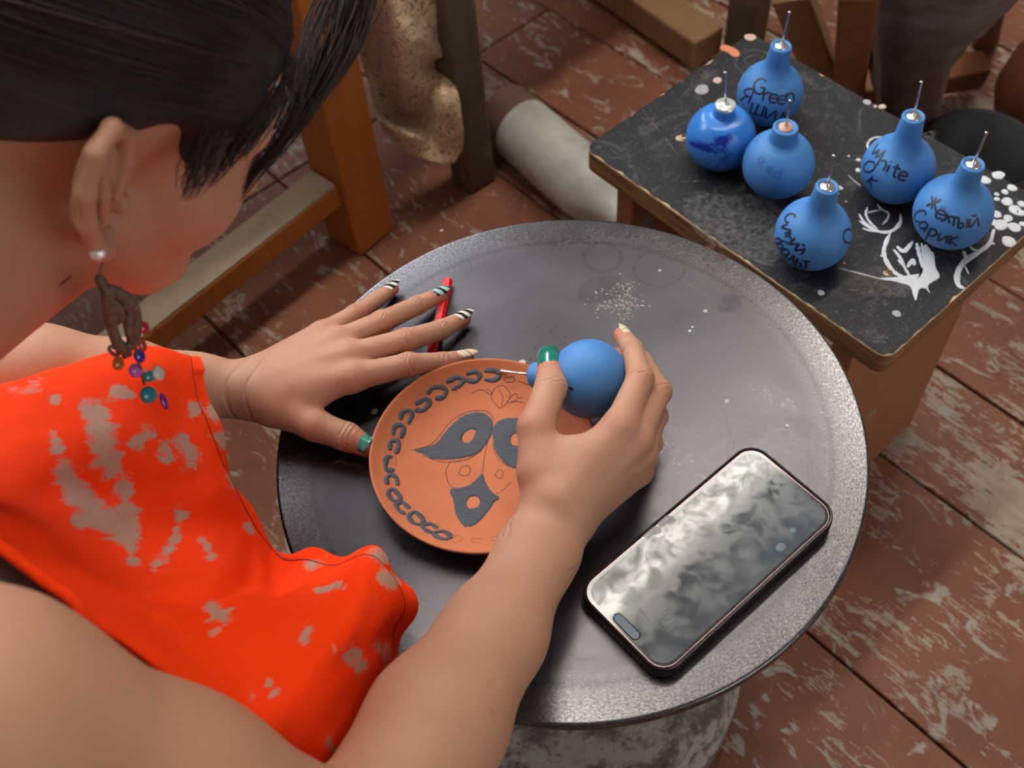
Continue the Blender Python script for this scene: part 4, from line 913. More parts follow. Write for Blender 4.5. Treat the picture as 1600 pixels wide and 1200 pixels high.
# ------------------------------------------------------------------ the woman: joints
# head frame: f = where the face points, u = crown, r = her right
hyaw, hpit, hroll = HEAD_YAW, HEAD_PITCH, HEAD_ROLL
hh = np.array([math.cos(hyaw), math.sin(hyaw), 0]); zz = np.array([0, 0, 1.])
hf = math.cos(hpit) * hh - math.sin(hpit) * zz; hu = math.cos(hpit) * zz + math.sin(hpit) * hh; hr = np.cross(hf, hu)
hu, hr = math.cos(hroll) * hu + math.sin(hroll) * hr, math.cos(hroll) * hr - math.sin(hroll) * hu
EAR = A(172, 312, .505)
HC_ = EAR - hr * .076 + hf * .006 + hu * .012                # middle of the head between the ears
def HP(f, u, r): return HC_ + hf * f + hu * u + hr * r
# body
S_R = A(-50, 1165, .40); E_R = D(545, 1372, .105); 
NECK = np.array([-.395, -.150, .735]); 
fwd = unit([.64, .77, 0]); rgt = np.array([fwd[1], -fwd[0], 0])
S_L = NECK - rgt * .17 + np.array([-.02, .0, -.03])
# left hand, resting on the wheel head
LW = D(388, 607, .030)
LF = {'little': [(503, 522, .025), (556, 491, .019), (590, 468, .012), (613, 451, .0075)], 'ring': [(527, 535, .030), (597, 503, .025), (652, 477, .014), (688, 461, .0085)],
      'middle': [(545, 557, .032), (634, 532, .027), (690, 515, .015), (724, 498, .0085)], 'index': [(550, 590, .031), (638, 570, .026), (692, 566, .017), (728, 559, .0115)],
      'thumb': [(432, 634, .027), (492, 664, .023), (543, 683, .018), (572, 697, .016)]}
LRAD = {'little': (.0088, .0074, .0064, .0054), 'ring': (.0098, .0084, .0072, .0060), 'middle': (.0100, .0087, .0075, .0062), 'index': (.0100, .0086, .0073, .0060), 'thumb': (.0135, .0112, .0098, .0078)}
LJ = {k: [D(*p) for p in v] for k, v in LF.items()}
# right hand, closed round the bulb
RWR = D(868, 812, .046)
RF = {'index': [(968, 668, .070), (1000, 592, .068), (989, 547, .058), (972, 524, .050)], 'middle': [(992, 688, .060), (1028, 612, .052), (1003, 566, .038), (968, 556, .032)],
      'ring': [(1000, 712, .048), (1024, 650, .034), (992, 612, .020), (950, 606, .016)], 'little': [(996, 736, .036), (1016, 692, .024), (980, 664, .014), (945, 660, .012)],
      'thumb': [(848, 738, .058), (838, 668, .068), (861, 606, .066), (859, 568, .060)]}
RRAD = {'index': (.0108, .0088, .0074, .0062), 'middle': (.0104, .0088, .0076, .0064), 'ring': (.0098, .0082, .0072, .006), 'little': (.0090, .0080, .0070, .0055), 'thumb': (.0150, .0120, .0104, .0086)}
RJ = {k: [D(*p) for p in v] for k, v in RF.items()}

def hand(J, RA, W, up, bases, wr=.0145):
    fingers = [chain(J[k], RA[k], .0025) for k in ('index', 'middle', 'ring', 'little')]
    # fleshy pads and slightly swollen joints
    for i, k in enumerate(('index', 'middle', 'ring', 'little')):
        j = J[k]; r_ = RA[k]; pip = EL(j[1], np.eye(3), (r_[1] * 1.06,) * 3); fingers[i] = U(.002, fingers[i], pip)
    fg = U(.0012, *fingers)
    pal = []
    for k in ('index', 'middle', 'ring', 'little'):
        pal.append(RC(bases[k], J[k][0], wr, RA[k][0] * 1.10)); 
    # flesh between the knuckles
    ks = ['index', 'middle', 'ring', 'little']
    for a, b in zip(ks, ks[1:]):
        m1 = (J[a][0] + J[b][0]) / 2; dirn = unit((J[a][1] - J[a][0]) + (J[b][1] - J[b][0])); pal.append(RC((bases[a] + bases[b]) / 2, m1 + dirn * .004 - up * .003, wr * .9, .0085))
    palm = U(.007, *pal)
    ten = [RC(bases[k] + up * (wr * .55) + (J[k][0] - bases[k]) * .3, J[k][0] + up * RA[k][0] * .42, .0035, .0052) for k in ks]
    palm = U(.0045, palm, *ten)
    th = chain(J['thumb'], RA['thumb'], .004)
    web = RC(J['thumb'][0] * .45 + J['thumb'][1] * .55, bases['index'] * .35 + J['index'][0] * .65, .0090, .0095)
    thb = RC(W, J['thumb'][0], .0165, RA['thumb'][0]); thb2 = RC(J['thumb'][0], bases['index'] * .5 + J['index'][0] * .5, .0135, .0105)
    return U(.0055, U(.010, palm, U(.008, thb, thb2, web)), fg) if False else U(.0045, U(.009, palm, thb, thb2, web), U(.001, fg, th))
lup = unit([0, 0, 1.])
LB = {'index': D(420, 622, .030), 'middle': D(416, 608, .033), 'ring': D(414, 595, .032), 'little': D(414, 582, .028)}
left_hand = hand(LJ, LRAD, LW, lup, LB)
rup = unit(np.cross(RJ['little'][0] - RJ['index'][0], RJ['index'][0] - RWR)); rup = rup if np.dot(rup, CAM - RWR) > 0 else -rup
RB = {'index': D(868, 780, .058), 'middle': D(882, 786, .056), 'ring': D(893, 792, .050), 'little': D(901, 798, .042)}
right_hand = hand(RJ, RRAD, RWR, rup, RB, .0150)
# forearms and arms (flattened at the wrist)
LE = D(-100, 592, .085)
lfa = [LW, D(300, 603, .036), D(200, 594, .048), D(60, 588, .068), LE]
la = U(.012, RC(lfa[0] + np.array([0, .0, -.002]), lfa[1], .0225, .0225, lup, 1.28), RC(lfa[1], lfa[2], .0225, .0275, lup, 1.12), RC(lfa[2], lfa[3], .0275, .0345), RC(lfa[3], LE, .0345, .037), RC(LE, S_L, .038, .046))
rfa = [RWR, D(838, 868, .050), D(772, 990, .066), D(682, 1130, .086), E_R]
rdir = unit(rfa[2] - rfa[0]); rn_ = unit(np.cross(np.cross(rdir, CAM - RWR), rdir))
ra = U(.012, RC(rfa[0], rfa[1], .0240, .0228, rn_, 1.22), RC(rfa[1], rfa[2], .0228, .0290, rn_, 1.10), RC(rfa[2], rfa[3], .0290, .0365), RC(rfa[3], E_R, .0365, .038), EL(D(868, 868, .047), np.eye(3), (.0085,) * 3))
ua = U(.02, RC(E_R, E_R * .45 + S_R * .55, .039, .047), RC(E_R * .45 + S_R * .55, S_R, .047, .0535), EL(S_R + np.array([-.01, .0, -.005]), np.eye(3), (.060, .060, .056)))
# trunk, shoulders, neck
CH_ = NECK + np.array([-.075, -.105, -.16]); HIP = np.array([-.53, -.46, .33])
trunk = U(.05, RC(S_R + np.array([-.03, .01, -.012]), NECK - fwd * .03 + rgt * .04, .050, .050), RC(S_L, NECK - fwd * .03 - rgt * .04, .050, .050), EL(CH_, (rgt, fwd, zz), (.155, .11, .15)), RC(NECK - fwd * .03, CH_, .07, .10), RC(CH_, HIP, .11, .13), RC(HIP + rgt * .06, HIP - rgt * .06, .13, .13), EL(A(-30, 985, .54), np.eye(3), (.040, .040, .040)))
bust_top = U(.04, *trunk.it[:2], RC(NECK - fwd * .03, NECK * .6 + CH_ * .4, .07, .09))
NB = HP(-.042, -.075, 0)
neck = U(.02, RC(HP(.012, -.070, .004), NECK + np.array([.0, .03, -.01]), .040, .062), RC(NECK - fwd * .01 + np.array([0, 0, .0]), NB, .066, .056), RC(NB, HP(-.02, -.02, 0), .052, .055))
# head
skull = EL(HP(-.012, .040, 0), (hf, hu, hr), (.094, .083, .074)); face = EL(HP(.040, -.010, 0), (hf, hu, hr), (.052, .078, .060)); jaw = EL(HP(.040, -.062, 0), (hf, hu, hr), (.050, .036, .048))
cheekR = EL(HP(.050, -.022, .040), (hf, hu, hr), (.030, .032, .026)); cheekL = EL(HP(.050, -.022, -.040), (hf, hu, hr), (.030, .032, .026))
jl1 = RC(HP(.004, -.035, .056), HP(.062, -.088, .018), .014, .016); jl2 = RC(HP(.004, -.035, -.056), HP(.062, -.088, -.018), .014, .016); chin = EL(HP(.080, -.090, 0), (hf, hu, hr), (.017, .016, .020))
nose = U(.006, RC(HP(.088, .008, 0), HP(.108, -.030, 0), .008, .010), EL(HP(.094, -.034, .011), np.eye(3), (.008,) * 3), EL(HP(.094, -.034, -.011), np.eye(3), (.008,) * 3))
lips = U(.003, RC(HP(.090, -.056, .018), HP(.096, -.055, 0), .004, .0055), RC(HP(.090, -.056, -.018), HP(.096, -.055, 0), .004, .0055), RC(HP(.088, -.064, .014), HP(.093, -.065, 0), .004, .006), RC(HP(.088, -.064, -.014), HP(.093, -.065, 0), .004, .006))
brow = U(.01, RC(HP(.080, .026, .014), HP(.066, .026, .048), .010, .009), RC(HP(.080, .026, -.014), HP(.066, .026, -.048), .010, .009))
eyes = U(.002, EL(HP(.074, .004, .031), np.eye(3), (.0125,) * 3), EL(HP(.074, .004, -.031), np.eye(3), (.0125,) * 3))
socket = [EL(HP(.094, .006, .031), (hf, hu, hr), (.012, .010, .018)), EL(HP(.094, .006, -.031), (hf, hu, hr), (.012, .010, .018))]
head0 = U(.016, skull, face, jaw, cheekR, cheekL, jl1, jl2, chin, brow)
head = U(.004, U(.007, CUT(.010, head0, *socket), nose), eyes, lips)
def ear(sgn):
    r_ = hr * sgn; o = HP(-.004, -.002, sgn * .073); eu = unit(hu * .96 - hf * .26); eb = unit(-hf * .74 + r_ * .67); eb = unit(eb - eu * np.dot(eb, eu)); en = np.cross(eb, eu)
    en = en if np.dot(en, r_) > 0 else -en
    E = lambda b, u_, n=0: o + (eb * b + eu * u_ + en * n) * 1.12
    helix = chain([E(.006, -.004, .002), E(.003, .012, .003), E(.006, .026, .003), E(.018, .034, .003), E(.030, .028, .003), E(.034, .012, .003), E(.029, -.006, .003), E(.020, -.020, .002), E(.010, -.030, .001)], [.003, .0038, .0042, .0044, .0044, .0042, .0040, .0046, .0060], .003)
    plate_ = EL(E(.017, .006, -.003), (eb, eu, en), (.0165, .027, .0042)); lobe = EL(E(.009, -.028, .0), (eb, eu, en), (.0088, .0100, .0048))
    anti = chain([E(.022, .022, .002), E(.022, .006, .004), E(.017, -.010, .003)], [.0028, .0034, .003], .002); root = EL(E(.002, .002, -.004), (eb, eu, en), (.008, .024, .008)); trag = EL(E(.002, -.010, .003), (eb, eu, en), (.004, .006, .004))
    bowl = EL(E(.012, -.004, .004), (eb, eu, en), (.009, .012, .0065))
    return U(.0025, CUT(.003, U(.004, plate_, lobe, root), bowl), helix, anti, trag), E
earR, ER = ear(1); earL, EL_ = ear(-1)
# each region keeps its own bounds so that distant ones are skipped
class REG:
    def __init__(s, f, pts, pad): P = np.array(pts); s.f = f; s.lo = (P.min(0) - pad).astype(np.float32); s.hi = (P.max(0) + pad).astype(np.float32)
    def __call__(s, P):
        q = np.maximum(np.maximum(s.lo - P, P - s.hi), 0); bd = np.sqrt(np.einsum('ij,ij->i', q, q)); d = bd + np.float32(.03); near = bd < .012
        if near.all(): return s.f(P)
        if near.any(): d[near] = s.f(P[near])
        return d
def pj(J): return [p for v in J.values() for p in v]
body_sdf = U(.010, REG(bust_top, [S_R, S_L, NECK, NECK * .6 + CH_ * .4], .10), REG(neck, [NECK, NB, HP(-.02, -.02, 0)], .08), REG(U(.004, head, earR, earL), [HC_], .17),
             REG(la, lfa + [S_L], .06), REG(U(.018, ra, ua), rfa + [S_R], .075))
class HANDS:
    def __call__(s, P): return smin(smin(body_sdf(P), LH(P), .008), RH(P), .008)
LH = REG(left_hand, pj(LJ) + [LW], .03); RH = REG(right_hand, pj(RJ) + [RWR], .03)
def skin_mat():
    t = NT('skin'); v = t.pos(); k = t.noise(v, 30, 5, .6); f = t.noise(v, 900, 3, .6); fw = t.noise(t.mapv(v, rot=(0, 0, .5), scale=(1, 3, 1)), 420, 4, .7)
    c = t.mix(k, srgb(174, 125, 99), srgb(191, 144, 117)); c = t.mix(t.attr('flush'), c, srgb(188, 102, 84))
    sp = t.ramp(t.noise(v, 85, 2, .4), [(.74, 0.0), (.79, .3)]); c = t.mix(sp, c, srgb(150, 96, 72))
    t.p(Base_Color=c, Roughness=.52, Subsurface_Weight=.12, Subsurface_Radius=(.010, .004, .002), Subsurface_Scale=.5, Specular_IOR_Level=.35); t.bump(t.math('ADD', fw, t.math('ADD', t.math('MULTIPLY', f, .5), t.math('MULTIPLY', t.attr('crease'), -6.0))), .32, .0007); return t.m
MAT['skin'] = skin_mat()
person = empty('person', (HIP[0], HIP[1], .02), 'person in an orange apron leaning over the wheel and painting a plate', 'person')
import time; T0 = time.time()
V, Q = surface(HANDS(), (-.62, -.42, .36), (.10, .30, .92), BODY_VOX); print('body time', time.time() - T0)
body = npmesh('body', V, Q, MAT['skin'], person)
print('body verts', len(V))
# flushed fingertips, knuckles, and fine creases on the joints
fl_ = np.zeros(len(V)); cr_ = np.zeros(len(V))
for J, RA in ((LJ, LRAD), (RJ, RRAD)):
    for k in J:
        for i in ((3, 1.0, 2.2), (1, .35, 1.6), (0, .3, 1.6)):
            d = np.linalg.norm(V - J[k][i[0]], axis=1); fl_ = np.maximum(fl_, i[1] * np.clip(1.2 - d / (RA[k][i[0]] * i[2]), 0, 1))
        for jt in ((1, 2) if k != 'thumb' else (2,)):
            j = J[k]; ax = unit(j[jt + 1] - j[jt - 1]) if jt + 1 < len(j) else unit(j[jt] - j[jt - 1]); q = V - j[jt]; al = q @ ax; d = np.linalg.norm(q, axis=1); near = d < RA[k][jt] * 1.7
            for o_ in (-.0032, 0, .0032): cr_[near] = np.maximum(cr_[near], np.exp(-((al[near] - o_) / .0009) ** 2))
for base, o_ in ((LW, -.002), (LW, .012), (RWR, -.006), (RWR, -.010)):
    ax = unit(LB['middle'] - LW) if base is LW else unit(RB['middle'] - RWR); q = V - base; al = q @ ax; d = np.linalg.norm(q, axis=1); near = d < .045
    cr_[near] = np.maximum(cr_[near], .8 * np.exp(-((al[near] - o_ + .002 * np.sin(q[near] @ np.cross(ax, zz) * 120)) / .0011) ** 2))
for nm, ar in (('flush', fl_), ('crease', cr_)):
    a_ = body.data.attributes.new(nm, 'FLOAT', 'POINT'); a_.data.foreach_set('value', ar.astype(np.float32))

# ------------------------------------------------------------------ nails
def nail_mat(name, cols, sc, rough=.15, metal=0.0):
    t = NT(name); v = t.attr('nail_uv', 'Vector'); wv = t.n('ShaderNodeTexWave', {'Vector': t.mapv(v, rot=(0, 0, .35)), 'Scale': sc, 'Distortion': 1.5, 'Detail': 1.0}).outputs['Fac']
    t.p(Base_Color=t.ramp(wv, cols), Roughness=rough, Metallic=metal, Coat_Weight=.8, Coat_Roughness=.08); return t.m
MAT['nail_green'] = nail_mat('green_nail_polish', [(.2, srgb(54, 130, 114)), (.8, srgb(80, 152, 136))], .5, .2, .2)
MAT['nail_green_dark'] = nail_mat('dark_green_nail_polish', [(.1, srgb(14, 112, 96)), (.9, srgb(20, 122, 104))], .3)
MAT['nail_bw'] = nail_mat('black_and_white_nail_polish', [(.35, (.008, .008, .008)), (.48, (.01, .01, .01)), (.55, srgb(210, 210, 205)), (.8, srgb(230, 228, 215))], .42)
MAT['nail_aqua'] = nail_mat('aqua_and_white_nail_polish', [(.3, srgb(150, 205, 200)), (.5, srgb(235, 238, 235)), (.6, srgb(30, 34, 34))], .4)
MAT['nail_cream'] = nail_mat('cream_striped_nail_polish', [(.3, srgb(226, 200, 170)), (.6, srgb(244, 240, 232)), (.8, srgb(200, 170, 130))], .35)
def nail(tip, back, nrm, r, length, ext, mat, point=0.4, label=None, wide=1.0):
    t = unit(tip - back); n_ = unit(nrm - t * np.dot(nrm, t)); s = np.cross(t, n_); vs = []; uv = []; nu_, nv_ = 14, 11
    for i in range(nu_):
        f = i / (nu_ - 1); x = -length + (length + r * .85 + ext) * f
        wd = 1.0 if f < .55 else 1 - (f - .55) / .45 * point; wd *= wide
        if f < .18: wd *= .80 + .20 * math.sqrt(f / .18)
        if f > .9: wd *= .75 + .25 * math.sqrt(max(0, (1 - f) / .1))
        for j in range(nv_):
            a_ = (j / (nv_ - 1) * 2 - 1) * 1.05 * wd; rr = r * 1.03
            drop = max(0, x / (r * 1.1)) ** 2 * r * .16
            vs.append(tip + t * x + s * math.sin(a_) * rr + n_ * (math.cos(a_) * rr + .0003 - drop)); uv.append((f * 2, j / (nv_ - 1) * 2, 0))
    fs = [(i * nv_ + j, (i + 1) * nv_ + j, (i + 1) * nv_ + j + 1, i * nv_ + j + 1) for i in range(nu_ - 1) for j in range(nv_ - 1)]
    o = mobj('fingernail', vs, fs, MAT[mat], person, True); a_ = o.data.attributes.new('nail_uv', 'FLOAT_VECTOR', 'POINT'); a_.data.foreach_set('vector', np.array(uv, np.float32).reshape(-1))
    md = o.modifiers.new('thickness', 'SOLIDIFY'); md.thickness = .0006; md.offset = 1
    if label: o['label'] = label
for k, mt, nx in (('little', 'nail_bw', (.1, .5, .8)), ('ring', 'nail_aqua', (.1, .35, .9)), ('middle', 'nail_bw', (.1, .35, .9)), ('index', 'nail_cream', (.0, .35, .9))):
    nail(LJ[k][3], LJ[k][2], np.array(nx), LRAD[k][3], .0075, .0045, mt, .62, 'long fingernail with painted stripes')
nail(LJ['thumb'][3], LJ['thumb'][2], np.array((.2, -.25, .95)), LRAD['thumb'][3], 0.0105, -.0028, 'nail_green', .0, 'green thumbnail')
nail(RJ['thumb'][3], RJ['thumb'][2], np.array((-.15, -.25, .95)), RRAD['thumb'][3], .0095, .0030, 'nail_green_dark', .16, 'dark green thumbnail')
nail(RJ['index'][3], RJ['index'][2], np.array((.6, .62, .5)), RRAD['index'][3], .0075, .0030, 'nail_cream', .4, 'cream fingernail')
# ------------------------------------------------------------------ hair
def hair_mat():
    t = NT('dark_hair'); v = t.attr('hair_dir', 'Vector'); k = t.noise(t.mapv(v, scale=(1.2, 60, 60)), 1.0, 6, .7); k2 = t.noise(t.pos(), 16, 3)
    t.p(Base_Color=t.ramp(k, [(.3, srgb(14, 13, 16)), (.55, srgb(30, 27, 31)), (.8, srgb(64, 58, 62))]), Roughness=t.ramp(k2, [(.3, .38), (.7, .55)]), Specular_IOR_Level=.5); t.bump(k, .8, .002); return t.m
MAT['hair'] = hair_mat()
MAT['hair_strand'] = simple('dark_hair_strand', srgb(44, 29, 27), .45, Specular_IOR_Level=.4)
hr_ = EL(HP(-.012, .040, 0), (hf, hu, hr), (.101, .093, .083))
class HAIRCAP:
    def __call__(s, P):
        d = hr_(P); q = P - HC_; f, u_, r_ = q @ hf, q @ hu, q @ hr
        line = (u_ - .030 - np.where(f > 0, .34, .62) * f) * .85            # above this slanted line
        d = smax(d, -line, .012)
        for sg in (1, -1): d = smin(d, EL(HP(.032, .036, sg * .066), (hf, hu, hr), (.016, .028, .0085))(P), .016)
        return smin(d, EL(HP(-.120, .030, 0), (hf, hu, hr), (.036, .038, .042))(P), .015)
V, Q = surface(HAIRCAP(), HC_ - .19, HC_ + .19, .0024)
hair = npmesh('hair', V, Q, MAT['hair'], person)
q = V - HC_; ang = np.arctan2(q @ hr, q @ hu - .03); a_ = hair.data.attributes.new('hair_dir', 'FLOAT_VECTOR', 'POINT'); a_.data.foreach_set('vector', np.stack([q @ hf * 6, ang, np.linalg.norm(q, axis=1)], 1).astype(np.float32).reshape(-1))
st = MB(); rs = np.random.RandomState(5); er = np.array([.101, .093, .083])
for i in range(520):
    ph_ = rs.uniform(-1.45, 1.45); al = rs.uniform(.45, 1.0) + .25 * abs(ph_) / 1.75; s0_ = np.array([math.cos(al), math.sin(al) * math.cos(ph_), math.sin(al) * math.sin(ph_)]); b0 = unit([-1, .0 + rs.uniform(-.12, .12), rs.uniform(-.12, .12)])
    om = math.acos(np.clip(np.dot(s0_, b0), -1, 1)); lift = rs.uniform(.995, 1.02); w1 = rs.uniform(-.05, .05); P = []
    for t in np.linspace(rs.uniform(0, .35), 1, 22):
        q = (math.sin((1 - t) * om) * s0_ + math.sin(t * om) * b0) / math.sin(om); q = unit(q + np.array([0, w1 * math.sin(3 * t), w1 * math.cos(4 * t)]))
        k = q * er * (lift + .006 * math.sin(7 * t + i)); P.append(HP(-.012 + k[0], .040 + k[1], k[2]))
    st.tube(P, rs.uniform(.0003, .00055), 3, cap=False)
st.build('hair_strands', MAT['hair_strand'], hair, smooth=True)['kind'] = 'stuff'
lk = MB()
def lock(ctrl, n, spread, r0, seed, end=1.0):
    rs = np.random.RandomState(seed); base = np.array(ctrl)
    for i in range(n):
        C_ = np.array([(c[0] + rs.normal() * spread * sp, c[1] + rs.normal() * spread * sp * .5, c[2] + rs.normal() * .004 * sp) for c, sp in zip(base, np.linspace(1, .35, len(base)))])
        o_ = rs.normal(size=3) * [spread, spread * .4, .005]; C_[:, :] += o_ * np.linspace(1, .4, len(base))[:, None]
        P = catmull([A(*c) for c in C_], 26)[: int(26 * rs.uniform(.75, 1.0) * end)]
        m_ = len(P); lk.tube(P, [r0 * (1 if k < m_ * .6 else max(.15, 1 - (k / m_ - .6) / .45)) for k in range(m_)], 3, cap=False)
lock([(585, -140, .60), (548, 0, .60), (512, 100, .595), (455, 200, .585), (395, 275, .575), (335, 355, .57)], 130, 10, .00040, 3)
lock([(570, -120, .60), (500, 20, .595), (470, 110, .585), (445, 180, .575), (400, 250, .57)], 46, 12, .00034, 4)
lock([(610, -120, .60), (580, -10, .60), (548, 80, .595), (490, 170, .585), (430, 250, .58)], 34, 8, .00032, 5)
lock([(330, 210, .50), (310, 250, .498), (300, 285, .497), (285, 318, .497)], 60, 15, .00028, 6)
lock([(420, 150, .53), (385, 205, .525), (350, 255, .52), (318, 300, .515)], 60, 14, .00028, 7)
lock([(460, 90, .55), (435, 150, .545), (400, 210, .54), (370, 260, .535)], 40, 10, .00028, 12)
lock([(110, 432, .50), (100, 440, .50), (90, 448, .50)], 4, 2, .0004, 9)
lk.build('loose_lock', MAT['hair_strand'], hair, smooth=True)['kind'] = 'stuff'

# ------------------------------------------------------------------ apron
blobs = [((150, 645), (172, 725), 27), ((100, 735), (140, 800), 22), ((140, 800), (195, 835), 23), ((198, 840), (208, 882), 11), ((192, 755), (202, 830), 19), ((85, 680), (90, 705), 10), ((212, 690), (225, 680), 17), ((255, 700), (262, 712), 12), ((285, 690), (300, 720), 15), ((120, 815), (125, 820), 10),
         ((260, 880), (282, 805), 9), ((240, 890), (250, 880), 7), ((318, 845), (330, 870), 7), ((332, 955), (350, 968), 15), ((340, 985), (330, 992), 7), ((422, 1090), (432, 1080), 9), ((395, 1090), (390, 1100), 5), ((418, 1065), (420, 1072), 5), ((480, 985), (475, 1000), 11), ((520, 1010), (522, 1016), 6), ((512, 1150), (518, 1170), 8), ((60, 605), (20, 615), 8), ((85, 625), (88, 630), 7), ((180, 610), (205, 622), 8), ((340, 680), (348, 700), 9), ((330, 640), (335, 660), 10), ((300, 640), (310, 645), 10), ((500, 925), (530, 915), 7), ((480, 885), (500, 882), 7), ((600, 900), (610, 910), 12), ((580, 870), (610, 875), 9), ((590, 1010), (600, 1030), 8), ((540, 1020), (545, 1030), 8), ((365, 760), (360, 745), 7), ((385, 820), (392, 830), 6), ((555, 1020), (560, 1040), 12)]
def stain(P):
    c = (P - CAM) @ RW; q = np.stack([800 + F * c[:, 0] / c[:, 2], 600 + F * c[:, 1] / c[:, 2]], 1); m_ = np.full(len(q), 9.)
    for a, b, r_ in blobs:
        a = np.array(a, float); b = np.array(b, float); ab = b - a; t = np.clip((q - a) @ ab / max(np.dot(ab, ab), 1e-9), 0, 1); m_ = np.minimum(m_, (np.linalg.norm(q - a - ab * t[:, None], axis=1) - r_ * .9) / (14 + r_))
    return np.clip(.5 - m_ * .5, 0, 1)
def apron_mat():
    t = NT('orange_canvas'); v = t.attr('cloth_uv', 'Vector'); sp = t.pos()
    wv = t.n('ShaderNodeTexWave', {'Vector': t.mapv(v, rot=(0, 0, .785)), 'Scale': 65.0, 'Distortion': .4, 'Detail': 1.0}).outputs['Fac']
    n1 = t.noise(t.mapv(v, scale=(1, .6, 1), rot=(0, 0, .6)), 7, 7, .72, .8); n2 = t.noise(sp, 26, 5, .6); grain = t.noise(sp, 900, 3)
    f = t.math('ADD', t.attr('stain'), t.math('MULTIPLY', t.math('SUBTRACT', n1, .5), 1.3))
    clay = t.ramp(f, [(.46, 0.0), (.62, .92)])
    faint = t.ramp(t.noise(sp, 48, 6, .75, 1.0), [(.64, 0.0), (.74, .5)])
    c = t.mix(n2, (1.0, .040, .0008), (.96, .052, .001)); c = t.mix(t.math('MULTIPLY', t.math('SUBTRACT', 1.0, wv), .18), c, (.55, .03, .004))
    cl_ = t.mix(grain, srgb(150, 120, 104), srgb(184, 158, 140)); c = t.mix(t.math('MAXIMUM', clay, faint), c, cl_)
    t.p(Base_Color=c, Roughness=.85, Specular_IOR_Level=.15); t.bump(t.math('ADD', t.math('MULTIPLY', wv, .5), t.math('MULTIPLY', clay, .8)), .25, .0006); return t.m
MAT['apron'] = apron_mat()
net = [[D(285, 580, .0), D(230, 585, .01), D(150, 600, .01), D(0, 640, .01), D(-120, 690, .03)],
       [D(314, 556, .070), D(270, 553, .085), D(190, 555, .098), D(60, 582, .108), D(-120, 630, .12)],
       [D(333, 650, .070), D(290, 645, .095), D(220, 650, .115), D(80, 680, .130), D(-120, 720, .155)],
       [D(372, 765, .050), D(335, 760, .075), D(270, 762, .100), D(130, 785, .120), D(-110, 775, .18)],
       [D(440, 850, .042), D(405, 855, .050), D(340, 865, .085), D(190, 880, .130), D(-60, 800, .21)],
       [D(520, 873, .045), D(480, 905, .065), D(410, 935, .105), D(250, 965, .150), D(20, 860, .22)],
       [D(598, 861, .070), D(560, 900, .100), D(490, 965, .128), D(330, 1050, .155), D(80, 920, .22)],
       [D(648, 935, .058), D(610, 970, .085), D(540, 1030, .110), D(400, 1130, .145), D(140, 972, .21)],
       [D(612, 1050, .025), D(592, 1080, .040), D(560, 1130, .062), D(450, 1220, .10), D(230, 1060, .17)],
       [D(590, 1120, -.02), D(570, 1160, -.015), D(530, 1215, .0), D(430, 1300, .04), D(300, 1200, .10)]]
def folds(nu, nv):
    U_, V_ = np.meshgrid(np.linspace(0, 1, nu), np.linspace(0, 1, nv), indexing='ij')
    f = .0055 * np.exp(-((U_ - .43 - .25 * V_) / .035) ** 2) * np.exp(-((V_ - .3) / .25) ** 2) - .006 * np.exp(-((U_ - .50 - .2 * V_) / .04) ** 2) * np.exp(-((V_ - .28) / .22) ** 2)
    f += .004 * np.exp(-((U_ - .83 + .1 * V_) / .025) ** 2) * np.exp(-((V_ - .2) / .25) ** 2) + .0035 * np.sin(U_ * 46 + V_ * 5) * np.exp(-((V_) / .10) ** 2) * (U_ > .15) + .0032 * np.sin(U_ * 19 - V_ * 9)
    f += .006 * np.exp(-((U_ - .36 - .30 * V_) / .022) ** 2) * np.exp(-((V_ - .55) / .22) ** 2) - .005 * np.exp(-((U_ - .62 - .22 * V_) / .03) ** 2) * np.exp(-((V_ - .45) / .25) ** 2) 
    return f
apron, G = sheet(net, 250, 230, 'apron', MAT['apron'], person, .0042, 14, .0016, {'stain': stain}, folds)
apron['label'] = 'bright orange apron smeared with grey clay'
MAT['thread'] = simple('dark_thread', srgb(70, 12, 6), .8)
gn_ = np.cross(np.gradient(G, axis=0), np.gradient(G, axis=1)); gn_ /= np.linalg.norm(gn_, axis=2, keepdims=True) + 1e-12
jn = 24; sg_ = 1 if np.mean(gn_[:, jn, 2]) > 0 else -1
ln = [G[i, jn] for i in range(18, 245)]; nl = {tuple(np.round(G[i, jn], 6)): gn_[i, jn] * sg_ for i in range(18, 245)}
ribbon(ln, .0007, .0011, lambda p: nl[tuple(np.round(p, 6))], 'stitching', MAT['thread'], apron, .0002, seg=3)
MB().tube([G[i, -1] + np.array([0, 0, .001]) for i in range(60, 250, 3)], .0032, 8).build('binding', MAT['apron'], apron, smooth=True)
for o_ in apron.children:
    if o_.name.startswith('binding'): pass

# ------------------------------------------------------------------ clothes under the apron, hidden legs, low seat
MAT['shirt'] = simple('grey_jersey', srgb(132, 126, 130), .85, nz=.1, scale=200); MAT['trousers'] = simple('dark_trousers', srgb(44, 44, 52), .85, nz=.15, scale=150)
class SHIRT:
    def __call__(s, P):
        d = trunk(P) - .005
        for c_, r_ in ((S_R + np.array([.02, -.0, .01]), .085), (S_L, .085)): d = smax(d, -(np.linalg.norm(P - c_, axis=1) - r_), .006)
        d = smax(d, (P - (NECK - np.array([.03, .06, .045]))) @ unit([.25, .35, .9]), .006); return d
V, Q = surface(SHIRT(), (-.80, -.75, .18), (-.10, .15, .90), .0045); npmesh('shirt', V, Q, MAT['shirt'], person)
KR, KL = np.array([-.215, -.165, .455]), np.array([-.330, .000, .470]); HR_, HL_ = HIP + rgt * .09 - zz * .02, HIP - rgt * .09 - zz * .02
AR, AL = np.array([-.275, -.215, .07]), np.array([-.36, -.03, .07])
